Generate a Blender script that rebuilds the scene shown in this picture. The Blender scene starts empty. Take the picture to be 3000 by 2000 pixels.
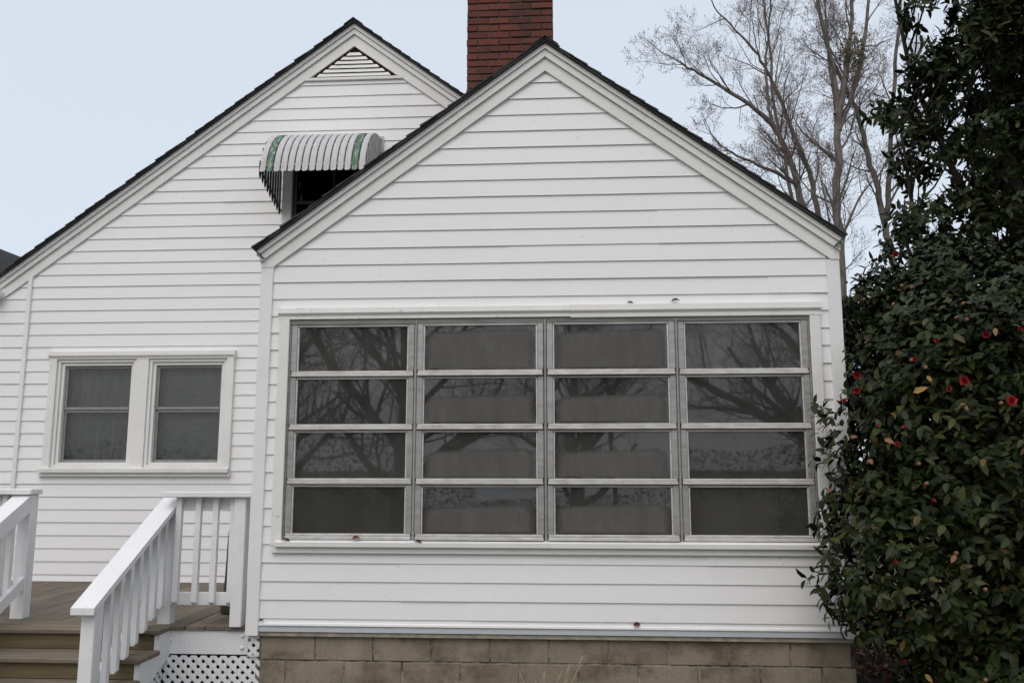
import bpy, math, random
from mathutils import Vector, Matrix, Euler, noise as mnoise

R = math.radians
scene = bpy.context.scene
C = scene.collection

# ------------------------------------------------------------------ camera
camd = bpy.data.cameras.new("camera")
cam = bpy.data.objects.new("camera", camd)
C.objects.link(cam)
CAM = Vector((2.224, -6.002, 1.667))
cam.location = CAM
cam.rotation_euler = (math.pi / 2 + 0.14895, 0.0, 0.06099)
camd.sensor_width = 36.0
camd.lens = 36.0 * 2476.35 / 3000.0
camd.clip_start = 0.05
camd.clip_end = 600.0
scene.camera = cam

# ------------------------------------------------------------------ light
SUN_EL, SUN_AZ = R(52), R(200)          # azimuth clockwise from +Y
world = bpy.data.worlds.new("World")
scene.world = world
world.use_nodes = True
wt = world.node_tree
for n in list(wt.nodes):
    wt.nodes.remove(n)
wo = wt.nodes.new("ShaderNodeOutputWorld")
sky = wt.nodes.new("ShaderNodeTexSky")
sky.sky_type = 'NISHITA'
sky.sun_disc = False
sky.sun_elevation = SUN_EL
sky.sun_rotation = SUN_AZ
sky.air_density = 1.0
sky.dust_density = 6.0
sky.ozone_density = 1.0
b1 = wt.nodes.new("ShaderNodeBackground")
b1.inputs[1].default_value = 0.05
wt.links.new(sky.outputs[0], b1.inputs[0])
b2 = wt.nodes.new("ShaderNodeBackground")   # the even overcast layer
b2.inputs[0].default_value = (0.712, 0.764, 0.826, 1)
b2.inputs[1].default_value = 0.88
add = wt.nodes.new("ShaderNodeAddShader")
wt.links.new(b1.outputs[0], add.inputs[0])
wt.links.new(b2.outputs[0], add.inputs[1])
wt.links.new(add.outputs[0], wo.inputs[0])

sund = bpy.data.lights.new("sun", 'SUN')
sund.energy = 0.70
sund.angle = R(50)
sund.color = (1.0, 0.97, 0.93)
sun = bpy.data.objects.new("sun", sund)
C.objects.link(sun)
sdir = Vector((math.sin(SUN_AZ) * math.cos(SUN_EL), math.cos(SUN_AZ) * math.cos(SUN_EL), math.sin(SUN_EL)))
sun.rotation_euler = (-sdir).to_track_quat('-Z', 'Y').to_euler()
sun.location = (0, -8, 20)

scene.view_settings.view_transform = 'Standard'
scene.view_settings.look = 'None'
scene.view_settings.exposure = 0.0
scene.view_settings.gamma = 1.0
scene.view_settings.use_curve_mapping = False
scene.cycles.max_bounces = 10
scene.cycles.transparent_max_bounces = 16

# ------------------------------------------------------------------ materials
def _nt(name):
    m = bpy.data.materials.new(name)
    m.use_nodes = True
    nt = m.node_tree
    b = nt.nodes["Principled BSDF"]
    return m, nt, b

def nd(nt, typ, **kw):
    n = nt.nodes.new(typ)
    for k, v in kw.items():
        setattr(n, k, v)
    return n

def coords(nt, scale=(1, 1, 1)):
    g = nd(nt, "ShaderNodeNewGeometry")
    mp = nd(nt, "ShaderNodeMapping")
    mp.inputs['Scale'].default_value = scale
    nt.links.new(g.outputs['Position'], mp.inputs['Vector'])
    return mp.outputs[0]

def noise_fac(nt, scale, detail=4, vec=None, rough=0.55, lo=0.35, hi=0.65):
    n = nd(nt, "ShaderNodeTexNoise")
    n.inputs['Scale'].default_value = scale
    n.inputs['Detail'].default_value = detail
    n.inputs['Roughness'].default_value = rough
    if vec is not None:
        nt.links.new(vec, n.inputs['Vector'])
    r = nd(nt, "ShaderNodeMapRange")
    r.inputs['From Min'].default_value = lo
    r.inputs['From Max'].default_value = hi
    nt.links.new(n.outputs['Fac'], r.inputs['Value'])
    return r.outputs[0]

def mix(nt, fac, a, b):
    m = nd(nt, "ShaderNodeMix", data_type='RGBA')
    for sock, v in ((m.inputs[0], fac), (m.inputs[6], a), (m.inputs[7], b)):
        if isinstance(v, (tuple, list)):
            sock.default_value = (*v[:3], 1)
        elif isinstance(v, (int, float)):
            sock.default_value = v
        else:
            nt.links.new(v, sock)
    return m.outputs[2]

def mul(nt, a, b):
    m = nd(nt, "ShaderNodeMath", operation='MULTIPLY')
    for sock, v in ((m.inputs[0], a), (m.inputs[1], b)):
        if isinstance(v, (int, float)):
            sock.default_value = v
        else:
            nt.links.new(v, sock)
    return m.outputs[0]

def bump(nt, b, h, strength=0.3, dist=0.005):
    n = nd(nt, "ShaderNodeBump")
    n.inputs['Strength'].default_value = strength
    n.inputs['Distance'].default_value = dist
    nt.links.new(h, n.inputs['Height'])
    nt.links.new(n.outputs[0], b.inputs['Normal'])

def rand_any(nt):
    """0..1, different for every object and for every loose piece of a joined mesh"""
    oi = nd(nt, "ShaderNodeObjectInfo")
    g = nd(nt, "ShaderNodeNewGeometry")
    a = nd(nt, "ShaderNodeMath", operation='ADD')
    nt.links.new(oi.outputs['Random'], a.inputs[0])
    nt.links.new(g.outputs['Random Per Island'], a.inputs[1])
    f = nd(nt, "ShaderNodeMath", operation='FRACT')
    nt.links.new(a.outputs[0], f.inputs[0])
    return f.outputs[0]

def ramp(nt, fac, stops, const=False):
    r = nd(nt, "ShaderNodeValToRGB")
    e = r.color_ramp.elements
    if const:
        r.color_ramp.interpolation = 'CONSTANT'
    while len(e) > len(stops):
        e.remove(e[-1])
    while len(e) < len(stops):
        e.new(0.5)
    for el, (p, c) in zip(e, stops):
        el.position = p
        el.color = (*c, 1)
    nt.links.new(fac, r.inputs[0])
    return r.outputs[0]

def mat_simple(name, col, rough=0.5, var=0.08, scale=6, metal=0.0, spec=0.5, bumpk=0.0, stretch=(1, 1, 1), col2=None):
    m, nt, b = _nt(name)
    v = coords(nt, stretch)
    f = noise_fac(nt, scale, 5, v)
    c2 = col2 if col2 else tuple(c * (1 - var) for c in col)
    nt.links.new(mix(nt, f, col, c2), b.inputs['Base Color'])
    b.inputs['Roughness'].default_value = rough
    b.inputs['Metallic'].default_value = metal
    b.inputs['Specular IOR Level'].default_value = spec
    if bumpk:
        bump(nt, b, noise_fac(nt, scale * 8, 5, v), bumpk)
    return m

M = {}
# vinyl: nearly plain, a little grime
m, nt, b = _nt("vinyl_siding")
v = coords(nt, (0.5, 1, 0.8))
base = mix(nt, noise_fac(nt, 0.9, 3, v), (0.82, 0.82, 0.825), (0.795, 0.798, 0.805))
oi = nd(nt, "ShaderNodeObjectInfo")
base = mix(nt, mul(nt, oi.outputs['Random'], 0.35), base, (0.79, 0.79, 0.785))
grime = noise_fac(nt, 5, 6, coords(nt, (1, 1, 0.7)), 0.65, 0.55, 0.85)
base = mix(nt, mul(nt, grime, 0.14), base, (0.55, 0.53, 0.48))
spk = noise_fac(nt, 38, 2, coords(nt), 0.5, 0.735, 0.75)
base = mix(nt, mul(nt, spk, 0.5), base, (0.45, 0.42, 0.36))
nt.links.new(base, b.inputs['Base Color'])
b.inputs['Roughness'].default_value = 0.45
bump(nt, b, noise_fac(nt, 1.6, 2, coords(nt, (1.0, 1, 1.6))), 0.05, 0.012)
M['siding'] = m
M['substrate'] = mat_simple("sheathing", (0.55, 0.55, 0.54), 0.8)

def trim_mat(name, c, grime_amt, peel=0.0):
    m, nt, b = _nt(name)
    v = coords(nt)
    base = mix(nt, noise_fac(nt, 2.5, 4, v), c, tuple(x * 0.94 for x in c))
    g = noise_fac(nt, 14, 6, coords(nt, (1, 1, 0.5)), 0.7, 0.55, 0.85)
    base = mix(nt, mul(nt, g, grime_amt), base, (0.42, 0.39, 0.33))
    if peel:
        p = noise_fac(nt, 11, 6, coords(nt, (0.7, 1, 1.1)), 0.75, 0.63, 0.645)
        base = mix(nt, mul(nt, p, peel), base, (0.42, 0.42, 0.44))
    nt.links.new(base, b.inputs['Base Color'])
    b.inputs['Roughness'].default_value = 0.45
    bump(nt, b, noise_fac(nt, 5, 3, v), 0.08, 0.01)
    return m
M['trim'] = trim_mat("cream_trim", (0.785, 0.782, 0.762), 0.20)
M['casing'] = trim_mat("window_casing_paint", (0.77, 0.766, 0.742), 0.3)
M['peel'] = trim_mat("peeling_casing_paint", (0.77, 0.766, 0.745), 0.35, 0.8)
M['post'] = trim_mat("corner_vinyl", (0.80, 0.80, 0.80), 0.12)
M['band'] = trim_mat("grey_blue_flashing", (0.60, 0.64, 0.68), 0.35)
m, nt, b = _nt("white_wood_paint")
v = coords(nt)
c = mix(nt, noise_fac(nt, 3, 4, v), (0.79, 0.79, 0.80), (0.73, 0.73, 0.735))
gm = noise_fac(nt, 16, 6, coords(nt, (1, 1, 0.4)), 0.72, 0.54, 0.8)
c = mix(nt, mul(nt, gm, 0.32), c, (0.44, 0.42, 0.37))
chip = noise_fac(nt, 42, 3, v, 0.6, 0.70, 0.72)
c = mix(nt, mul(nt, chip, 0.6), c, (0.40, 0.36, 0.30))
nt.links.new(c, b.inputs['Base Color'])
b.inputs['Roughness'].default_value = 0.5
bump(nt, b, noise_fac(nt, 60, 4, coords(nt, (1, 1, 0.12))), 0.25, 0.003)
M['white_paint'] = m

# aluminium, dull and streaked
m, nt, b = _nt("dull_aluminium")
f = noise_fac(nt, 18, 6, coords(nt, (0.25, 1, 1.5)), 0.7, 0.4, 0.7)
nt.links.new(mix(nt, f, (0.42, 0.415, 0.405), (0.28, 0.27, 0.26)), b.inputs['Base Color'])
b.inputs['Metallic'].default_value = 0.45
b.inputs['Roughness'].default_value = 0.42
bump(nt, b, f, 0.1, 0.002)
M['alu'] = m
m, nt, b = _nt("weathered_aluminium_bead")
f = noise_fac(nt, 22, 6, coords(nt, (0.4, 1, 1.5)), 0.7, 0.4, 0.72)
nt.links.new(mix(nt, f, (0.64, 0.63, 0.61), (0.42, 0.40, 0.375)), b.inputs['Base Color'])
b.inputs['Metallic'].default_value = 0.25
b.inputs['Roughness'].default_value = 0.45
M['bead'] = m
M['track'] = mat_simple("grey_sash_track", (0.36, 0.36, 0.36), 0.5, 0.2, 20)

# glass: reflection over a see-through sheet
def glass_mat(name, tint, boost=1.0, dirt=0.05):
    m, nt, b = _nt(name)
    out = nt.nodes["Material Output"]
    nt.nodes.remove(b)
    gl = nd(nt, "ShaderNodeBsdfGlossy")
    gl.inputs['Roughness'].default_value = 0.02
    gl.inputs['Color'].default_value = (0.95, 0.95, 0.97, 1)
    bp = nd(nt, "ShaderNodeBump")
    bp.inputs['Strength'].default_value = 0.022
    bp.inputs['Distance'].default_value = 0.02
    nn = nd(nt, "ShaderNodeTexNoise")
    nn.inputs['Scale'].default_value = 1.8
    nt.links.new(coords(nt), nn.inputs['Vector'])
    nt.links.new(nn.outputs['Fac'], bp.inputs['Height'])
    nt.links.new(bp.outputs[0], gl.inputs['Normal'])
    tr = nd(nt, "ShaderNodeBsdfTransparent")
    tr.inputs[0].default_value = (*tint, 1)
    fr = nd(nt, "ShaderNodeFresnel")
    fr.inputs[0].default_value = 1.52
    fm = mul(nt, fr.outputs[0], boost)
    mx = nd(nt, "ShaderNodeMixShader")
    nt.links.new(fm, mx.inputs[0])
    nt.links.new(tr.outputs[0], mx.inputs[1])
    nt.links.new(gl.outputs[0], mx.inputs[2])
    df = nd(nt, "ShaderNodeBsdfDiffuse")
    df.inputs[0].default_value = (0.36, 0.355, 0.34, 1)
    dn = noise_fac(nt, 5, 7, coords(nt, (1, 1, 0.6)), 0.72, 0.0, 0.85)
    mx2 = nd(nt, "ShaderNodeMixShader")
    nt.links.new(mul(nt, dn, dirt), mx2.inputs[0])
    nt.links.new(mx.outputs[0], mx2.inputs[1])
    nt.links.new(df.outputs[0], mx2.inputs[2])
    nt.links.new(mx2.outputs[0], out.inputs[0])
    return m
M['glass'] = glass_mat("window_glass", (0.80, 0.81, 0.79), 1.9, 0.15)
M['glass_small'] = glass_mat("small_window_glass", (0.78, 0.81, 0.80), 1.2, 0.12)

def sheer_mat(name, col, solid, attr=None):
    m, nt, b = _nt(name)
    out = nt.nodes["Material Output"]
    nt.nodes.remove(b)
    df = nd(nt, "ShaderNodeBsdfDiffuse")
    v = coords(nt, (1, 1, 0.3))
    f = noise_fac(nt, 10, 6, v, 0.7)
    nt.links.new(mix(nt, f, col, tuple(c * 0.8 for c in col)), df.inputs[0])
    tr = nd(nt, "ShaderNodeBsdfTransparent")
    mx = nd(nt, "ShaderNodeMixShader")
    w = noise_fac(nt, 140, 2, coords(nt, (1, 1, 0.2)), 0.5)
    a = nd(nt, "ShaderNodeMath", operation='MULTIPLY_ADD')
    nt.links.new(w, a.inputs[0])
    a.inputs[1].default_value = 0.09
    a.inputs[2].default_value = solid
    fac = a.outputs[0]
    if attr:
        an = nd(nt, "ShaderNodeAttribute", attribute_name=attr)
        fac = mul(nt, fac, an.outputs['Fac'])
    nt.links.new(fac, mx.inputs[0])
    nt.links.new(tr.outputs[0], mx.inputs[1])
    nt.links.new(df.outputs[0], mx.inputs[2])
    nt.links.new(mx.outputs[0], out.inputs[0])
    return m
M['screen'] = sheer_mat("insect_screen_mesh", (0.085, 0.083, 0.075), 0.5)
M['film'] = sheer_mat("grey_film", (0.140, 0.136, 0.130), 0.80, 'thickness')
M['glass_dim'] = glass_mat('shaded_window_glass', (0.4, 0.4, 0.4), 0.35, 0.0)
M['curtain'] = mat_simple("grey_green_curtain", (0.27, 0.285, 0.265), 0.9, 0.35, 9, stretch=(2.5, 1, 0.5), col2=(0.17, 0.185, 0.17))
M['blind'] = mat_simple("grey_blind_slat", (0.30, 0.32, 0.30), 0.7, 0.2, 9)
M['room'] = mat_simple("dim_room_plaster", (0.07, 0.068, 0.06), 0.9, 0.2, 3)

# roof shingles
m, nt, b = _nt("asphalt_shingle")
rnd = rand_any(nt)
c = mix(nt, noise_fac(nt, 60, 3, coords(nt), 0.7), (0.030, 0.030, 0.032), (0.065, 0.064, 0.062))
c = mix(nt, mul(nt, rnd, 0.6), c, (0.022, 0.024, 0.028))
nt.links.new(c, b.inputs['Base Color'])
b.inputs['Roughness'].default_value = 0.9
bump(nt, b, noise_fac(nt, 220, 2, coords(nt)), 0.5, 0.003)
M['shingle'] = m

# brick and block
m, nt, b = _nt("red_brick")
rnd = rand_any(nt)
c = ramp(nt, rnd, [(0.0, (0.095, 0.026, 0.019)), (0.4, (0.125, 0.033, 0.023)), (0.75, (0.150, 0.043, 0.028)), (1.0, (0.070, 0.024, 0.020))])
soot = noise_fac(nt, 3.2, 6, coords(nt, (1, 1, 0.45)), 0.7, 0.48, 0.68)
c = mix(nt, mul(nt, soot, 0.85), c, (0.035, 0.022, 0.020))
c = mix(nt, mul(nt, noise_fac(nt, 45, 4, coords(nt, (1, 1, 0.6)), 0.7, 0.5, 0.7), 0.45), c, (0.09, 0.022, 0.016))
nt.links.new(c, b.inputs['Base Color'])
b.inputs['Roughness'].default_value = 0.9
bump(nt, b, noise_fac(nt, 90, 5, coords(nt)), 0.5, 0.004)
M['brick'] = m
M['mortar'] = mat_simple("dark_mortar", (0.12, 0.105, 0.09), 0.95, 0.5, 14, bumpk=0.4, col2=(0.05, 0.045, 0.04))

m, nt, b = _nt("concrete_block")
rnd = rand_any(nt)
c = ramp(nt, rnd, [(0.0, (0.235, 0.196, 0.148)), (0.5, (0.29, 0.246, 0.19)), (1.0, (0.20, 0.168, 0.13))])
st = noise_fac(nt, 2.6, 7, coords(nt, (1, 1, 1.3)), 0.72, 0.46, 0.62)
c = mix(nt, mul(nt, st, 0.85), c, (0.105, 0.080, 0.052))
splash = noise_fac(nt, 1.4, 5, coords(nt, (1.6, 1, 0.5)), 0.7, 0.50, 0.66)
c = mix(nt, mul(nt, splash, 0.6), c, (0.36, 0.31, 0.24))
c = mix(nt, mul(nt, noise_fac(nt, 55, 5, coords(nt), 0.75, 0.45, 0.75), 0.45), c, (0.12, 0.10, 0.075))
nt.links.new(c, b.inputs['Base Color'])
b.inputs['Roughness'].default_value = 0.95
bump(nt, b, noise_fac(nt, 130, 5, coords(nt)), 0.45, 0.004)
M['block'] = m
m, nt, b = _nt("block_mortar")
c = mix(nt, noise_fac(nt, 9, 6, coords(nt), 0.7, 0.42, 0.60), (0.31, 0.28, 0.235), (0.05, 0.043, 0.032))
nt.links.new(c, b.inputs['Base Color'])
b.inputs['Roughness'].default_value = 0.95
bump(nt, b, noise_fac(nt, 90, 5, coords(nt)), 0.4, 0.004)
M['block_mortar'] = m
M['ledge'] = mat_simple("stained_ledge", (0.40, 0.36, 0.29), 0.9, 0.3, 11, bumpk=0.3, col2=(0.25, 0.235, 0.205))

# deck wood
m, nt, b = _nt("weathered_deck_wood")
rnd = rand_any(nt)
c = ramp(nt, rnd, [(0.0, (0.165, 0.135, 0.105)), (0.5, (0.225, 0.185, 0.14)), (1.0, (0.125, 0.104, 0.086))])
gr = noise_fac(nt, 26, 6, coords(nt, (1, 0.07, 1)), 0.7, 0.35, 0.7)
c = mix(nt, mul(nt, gr, 0.75), c, (0.075, 0.058, 0.045))
c = mix(nt, mul(nt, noise_fac(nt, 2.2, 5, coords(nt), 0.6, 0.5, 0.7), 0.4), c, (0.10, 0.075, 0.055))
nt.links.new(c, b.inputs['Base Color'])
b.inputs['Roughness'].default_value = 0.8
bump(nt, b, gr, 0.35, 0.004)
M['deck'] = m
M['riser'] = mat_simple('olive_riser_wood', (0.175, 0.138, 0.072), 0.85, 0.4, 20, bumpk=0.25, stretch=(.08, 1, 1), col2=(0.095, 0.075, 0.04))
m, nt, b = _nt("stair_wood")
gr = noise_fac(nt, 24, 6, coords(nt, (0.07, 1, 1)), 0.7, 0.35, 0.7)
c = mix(nt, gr, (0.215, 0.178, 0.130), (0.105, 0.083, 0.060))
c = mix(nt, mul(nt, noise_fac(nt, 3, 5, coords(nt), 0.6, 0.5, 0.7), 0.4), c, (0.09, 0.075, 0.05))
nt.links.new(c, b.inputs['Base Color'])
b.inputs['Roughness'].default_value = 0.8
bump(nt, b, gr, 0.35, 0.004)
M['stair'] = m
M['dark'] = mat_simple("dark_earth_and_shade", (0.034, 0.025, 0.019), 1.0, spec=0.1)  # soil of the bed; also painted shade behind louvres and lattice

# awning metal
m, nt, b = _nt("white_awning_slat")
st = noise_fac(nt, 34, 6, coords(nt, (3.5, 0.35, 0.35)), 0.75, 0.4, 0.7)
c = mix(nt, mul(nt, st, 0.75), (0.56, 0.55, 0.555), (0.31, 0.30, 0.305))
nt.links.new(c, b.inputs['Base Color'])
b.inputs['Roughness'].default_value = 0.6
M['awn_white'] = m
m, nt, b = _nt("green_awning_slat")
st = noise_fac(nt, 16, 6, coords(nt, (2, 0.8, 0.8)), 0.75, 0.5, 0.6)
c = mix(nt, st, (0.060, 0.125, 0.085), (0.26, 0.36, 0.27))
nt.links.new(c, b.inputs['Base Color'])
b.inputs['Roughness'].default_value = 0.6
M['awn_green'] = m
M['awn_shade'] = mat_simple("shaded_green_slat", (0.045, 0.055, 0.048), 0.6, 0.4, 20)  # dark green that stands in for shade under the awning
M['sash_grey'] = mat_simple('grey_sash', (0.27, 0.27, 0.275), 0.5, 0.2, 20)
M['sash_dark'] = mat_simple("dark_screen_frame", (0.05, 0.05, 0.048), 0.6)

# plants
def leaf_mat(name, stops, rough=0.35, spec=0.5, transl=0.0):
    m, nt, b = _nt(name)
    c = ramp(nt, rand_any(nt), stops)
    c = mix(nt, mul(nt, noise_fac(nt, 25, 3, coords(nt)), 0.3), c, (0.02, 0.024, 0.012))
    nt.links.new(c, b.inputs['Base Color'])
    b.inputs['Roughness'].default_value = rough
    b.inputs['Specular IOR Level'].default_value = spec
    return m
M['camellia'] = leaf_mat("camellia_leaf", [(0.0, (0.008, 0.014, 0.004)), (0.45, (0.015, 0.025, 0.006)), (0.85, (0.034, 0.045, 0.011)),
                                           (0.965, (0.055, 0.062, 0.018)), (0.993, (0.075, 0.055, 0.020)), (1.0, (0.13, 0.065, 0.02))], 0.42, 0.16)
M['magnolia'] = leaf_mat("magnolia_leaf", [(0.0, (0.012, 0.020, 0.007)), (0.6, (0.020, 0.031, 0.009)), (0.92, (0.038, 0.047, 0.014)),
                                           (1.0, (0.06, 0.045, 0.018))], 0.5, 0.14)
M['bark'] = mat_simple("grey_bark", (0.185, 0.165, 0.15), 0.95, 0.4, 14, bumpk=0.4, stretch=(1, 1, 0.3), col2=(0.095, 0.082, 0.07))
M['twig'] = mat_simple("reddish_twig", (0.165, 0.135, 0.125), 0.9, 0.35, 3)
M['bud'] = mat_simple("red_bud", (0.22, 0.075, 0.065), 0.8, 0.4, 40)
M['mistletoe'] = leaf_mat("mistletoe_leaf", [(0.0, (0.10, 0.10, 0.04)), (1.0, (0.17, 0.16, 0.06))], 0.6)
M['bushbark'] = mat_simple("bush_stem", (0.042, 0.036, 0.03), 0.95, spec=0.1)
M['petal'] = leaf_mat("red_petal", [(0.0, (0.34, 0.012, 0.022)), (1.0, (0.46, 0.022, 0.035))], 0.5)
M['bud_brown'] = mat_simple("brown_bud", (0.30, 0.13, 0.07), 0.7, 0.3, 60)
M['yellow_leaf'] = mat_simple("yellow_leaf", (0.30, 0.165, 0.03), 0.6, 0.25, 30)
M['orange_leaf'] = mat_simple("orange_leaf", (0.20, 0.085, 0.03), 0.6, 0.25, 30)
M['dry_leaf'] = mat_simple("dry_red_leaf", (0.105, 0.022, 0.012), 0.7, 0.4, 60)
M['straw'] = mat_simple("dry_straw", (0.40, 0.32, 0.17), 0.8, 0.3, 30)
m, nt, b = _nt("leaf_litter")
c = ramp(nt, rand_any(nt), [(0.0, (0.14, 0.07, 0.035)), (0.5, (0.22, 0.12, 0.07)), (0.8, (0.26, 0.17, 0.11)), (1.0, (0.25, 0.03, 0.03))])
nt.links.new(c, b.inputs['Base Color'])
b.inputs['Roughness'].default_value = 0.9
M['litter'] = m
m, nt, b = _nt("winter_lawn")
c = mix(nt, noise_fac(nt, 0.35, 6, coords(nt), 0.65), (0.085, 0.085, 0.038), (0.135, 0.112, 0.062))
c = mix(nt, noise_fac(nt, 6, 5, coords(nt), 0.7), c, (0.07, 0.062, 0.038))
nt.links.new(c, b.inputs['Base Color'])
b.inputs['Roughness'].default_value = 1.0
bump(nt, b, noise_fac(nt, 40, 4, coords(nt)), 0.6, 0.03)
M['lawn'] = m
M['cover'] = mat_simple("dark_green_fabric", (0.060, 0.064, 0.048), 0.9, 0.35, 12, stretch=(3, 3, 0.5))
M['white_metal'] = mat_simple("white_metal", (0.72, 0.72, 0.72), 0.5)

# ------------------------------------------------------------------ mesh helpers
class MB:
    def __init__(s):
        s.v, s.f = [], []
    def add(s, vs, fs):
        o = len(s.v)
        s.v += [tuple(v) for v in vs]
        s.f += [tuple(i + o for i in f) for f in fs]
    def box(s, x0, x1, y0, y1, z0, z1):
        s.add([(x0, y0, z0), (x1, y0, z0), (x1, y1, z0), (x0, y1, z0), (x0, y0, z1), (x1, y0, z1), (x1, y1, z1), (x0, y1, z1)],
              [(0, 3, 2, 1), (4, 5, 6, 7), (0, 1, 5, 4), (1, 2, 6, 5), (2, 3, 7, 6), (3, 0, 4, 7)])
    def cbox(s, x0, x1, y0, y1, z0, z1, c=0.003):
        """box with chamfered edges"""
        P = []
        for z, ins in ((z0, c), (z0 + c, 0), (z1 - c, 0), (z1, c)):
            for (x, y) in ((x0 + ins, y0 + ins), (x1 - ins, y0 + ins), (x1 - ins, y1 - ins), (x0 + ins, y1 - ins)):
                P.append((x, y, z))
        # chamfer the vertical edges too
        Q, F = [], []
        for z, ins in ((z0, c), (z0 + c, 0), (z1 - c, 0), (z1, c)):
            a, b_, d, e = x0 + ins, x1 - ins, y0 + ins, y1 - ins
            Q += [(a + c, d, z), (b_ - c, d, z), (b_, d + c, z), (b_, e - c, z), (b_ - c, e, z), (a + c, e, z), (a, e - c, z), (a, d + c, z)]
        for k in range(3):
            for i in range(8):
                j = (i + 1) % 8
                F.append((k * 8 + i, k * 8 + j, k * 8 + 8 + j, k * 8 + 8 + i))
        F.append(tuple(range(7, -1, -1)))
        F.append(tuple(range(24, 32)))
        s.add(Q, F)
    def prism(s, poly, axis, a, b):
        """polygon (2-D) extruded along an axis: 'x' poly in (y,z), 'y' poly in (x,z), 'z' poly in (x,y)"""
        n = len(poly)
        def P(p, t):
            return {'x': (t, p[0], p[1]), 'y': (p[0], t, p[1]), 'z': (p[0], p[1], t)}[axis]
        vs = [P(p, a) for p in poly] + [P(p, b) for p in poly]
        fs = [tuple(range(n)), tuple(range(2 * n - 1, n - 1, -1))]
        fs += [(i, i + n, (i + 1) % n + n, (i + 1) % n) for i in range(n)]
        s.add(vs, fs)
    def obox(s, c, ax, ay, az):
        """oriented box: centre, three half-axis vectors"""
        c, ax, ay, az = Vector(c), Vector(ax), Vector(ay), Vector(az)
        vs = [c + sx * ax + sy * ay + sz * az for sz in (-1, 1) for (sx, sy) in ((-1, -1), (1, -1), (1, 1), (-1, 1))]
        s.add(vs, [(0, 3, 2, 1), (4, 5, 6, 7), (0, 1, 5, 4), (1, 2, 6, 5), (2, 3, 7, 6), (3, 0, 4, 7)])
    def tube(s, pts, rad, sides=6, cap=True):
        pts = [Vector(p) for p in pts]
        n = len(pts)
        t = (pts[1] - pts[0]).normalized()
        u = t.orthogonal().normalized()
        rings = []
        for i, p in enumerate(pts):
            if i == 0: tt = pts[1] - pts[0]
            elif i == n - 1: tt = pts[i] - pts[i - 1]
            else: tt = pts[i + 1] - pts[i - 1]
            tt.normalize()
            u = (u - tt * u.dot(tt))
            if u.length < 1e-6: u = tt.orthogonal()
            u.normalize()
            w = tt.cross(u)
            r = rad[i] if isinstance(rad, (list, tuple)) else rad
            rings.append([p + (u * math.cos(2 * math.pi * k / sides) + w * math.sin(2 * math.pi * k / sides)) * r for k in range(sides)])
        vs = [q for rr in rings for q in rr]
        fs = []
        for i in range(n - 1):
            for k in range(sides):
                k2 = (k + 1) % sides
                fs.append((i * sides + k, i * sides + k2, (i + 1) * sides + k2, (i + 1) * sides + k))
        if cap:
            fs.append(tuple(range(sides - 1, -1, -1)))
            fs.append(tuple((n - 1) * sides + k for k in range(sides)))
        s.add(vs, fs)
    def mesh(s, name, mat, smooth=False, fix=True):
        me = bpy.data.meshes.new(name)
        me.from_pydata(s.v, [], s.f)
        if fix and len(s.f) < 4000:
            import bmesh
            bm = bmesh.new()
            bm.from_mesh(me)
            bmesh.ops.recalc_face_normals(bm, faces=bm.faces)
            bm.to_mesh(me)
            bm.free()
        if smooth:
            me.polygons.foreach_set('use_smooth', [True] * len(me.polygons))
        for mm in (mat if isinstance(mat, (list, tuple)) else [mat]):
            me.materials.append(mm)
        me.update()
        return me
    def build(s, name, mat, parent=None, smooth=False, fix=True):
        o = bpy.data.objects.new(name, s.mesh(name, mat, smooth, fix))
        C.objects.link(o)
        if parent is not None:
            attach(o, parent)
        return o

def world_loc(o):
    p = Vector((0, 0, 0))
    while o is not None:
        p += o.location
        o = o.parent
    return p

def attach(o, parent):
    """parent without moving: all parents here are only translated"""
    o.parent = parent
    o.location = Vector(o.location) - world_loc(parent)

def inst(name, me, parent, mw):
    o = bpy.data.objects.new(name, me)
    C.objects.link(o)
    o.parent = parent
    o.matrix_local = Matrix.Translation(-world_loc(parent)) @ mw
    return o

def tag(o, label=None, cat=None, group=None, kind=None):
    if label: o['label'] = label
    if cat: o['category'] = cat
    if group: o['group'] = group
    if kind: o['kind'] = kind
    return o

def thing(name, loc, label, cat, group=None):
    o = bpy.data.objects.new(name, None)
    o.empty_display_size = 0.2
    C.objects.link(o)
    o.location = loc
    return tag(o, label, cat, group)

# ------------------------------------------------------------------ ground
g = MB()
N = 40
for i in range(N + 1):
    for j in range(N + 1):
        x = (i / N * 2 - 1); y = (j / N * 2 - 1)
        X = 250 * x * abs(x) + 2; Y = 250 * y * abs(y)
        z = 0.03 * mnoise.noise(Vector((X * 0.3, Y * 0.3, 0))) if abs(X) > 8 or abs(Y) > 10 else 0
        g.v.append((X, Y, z))
for i in range(N):
    for j in range(N):
        a = i * (N + 1) + j
        g.f.append((a, a + N + 1, a + N + 2, a + 1))
tag(g.build('ground', M['lawn']), kind='structure')

# ================================================================== HOUSE
house = thing('house', (0, 0, 0), 'white vinyl-sided house with two gables, brick chimney and sunroom window bank', 'house')
DECK_TOP = 0.567
S = 0.12565                       # siding exposure
D = 2.2895                        # main wall plane
W = 4.187                         # sunroom width
AX, AZ, SL = 2.108, 4.845, 0.733  # sunroom ridge (shingle top at the rake edge), slope
MX, MZ, MS = 0.050, 6.345, 0.742  # main ridge

def fr_z(x, off):                 # sunroom roof line at x, dropped by off
    return AZ - off - SL * abs(x - AX)
def mn_z(x, off):
    return MZ - off - MS * abs(x - MX)

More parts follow.
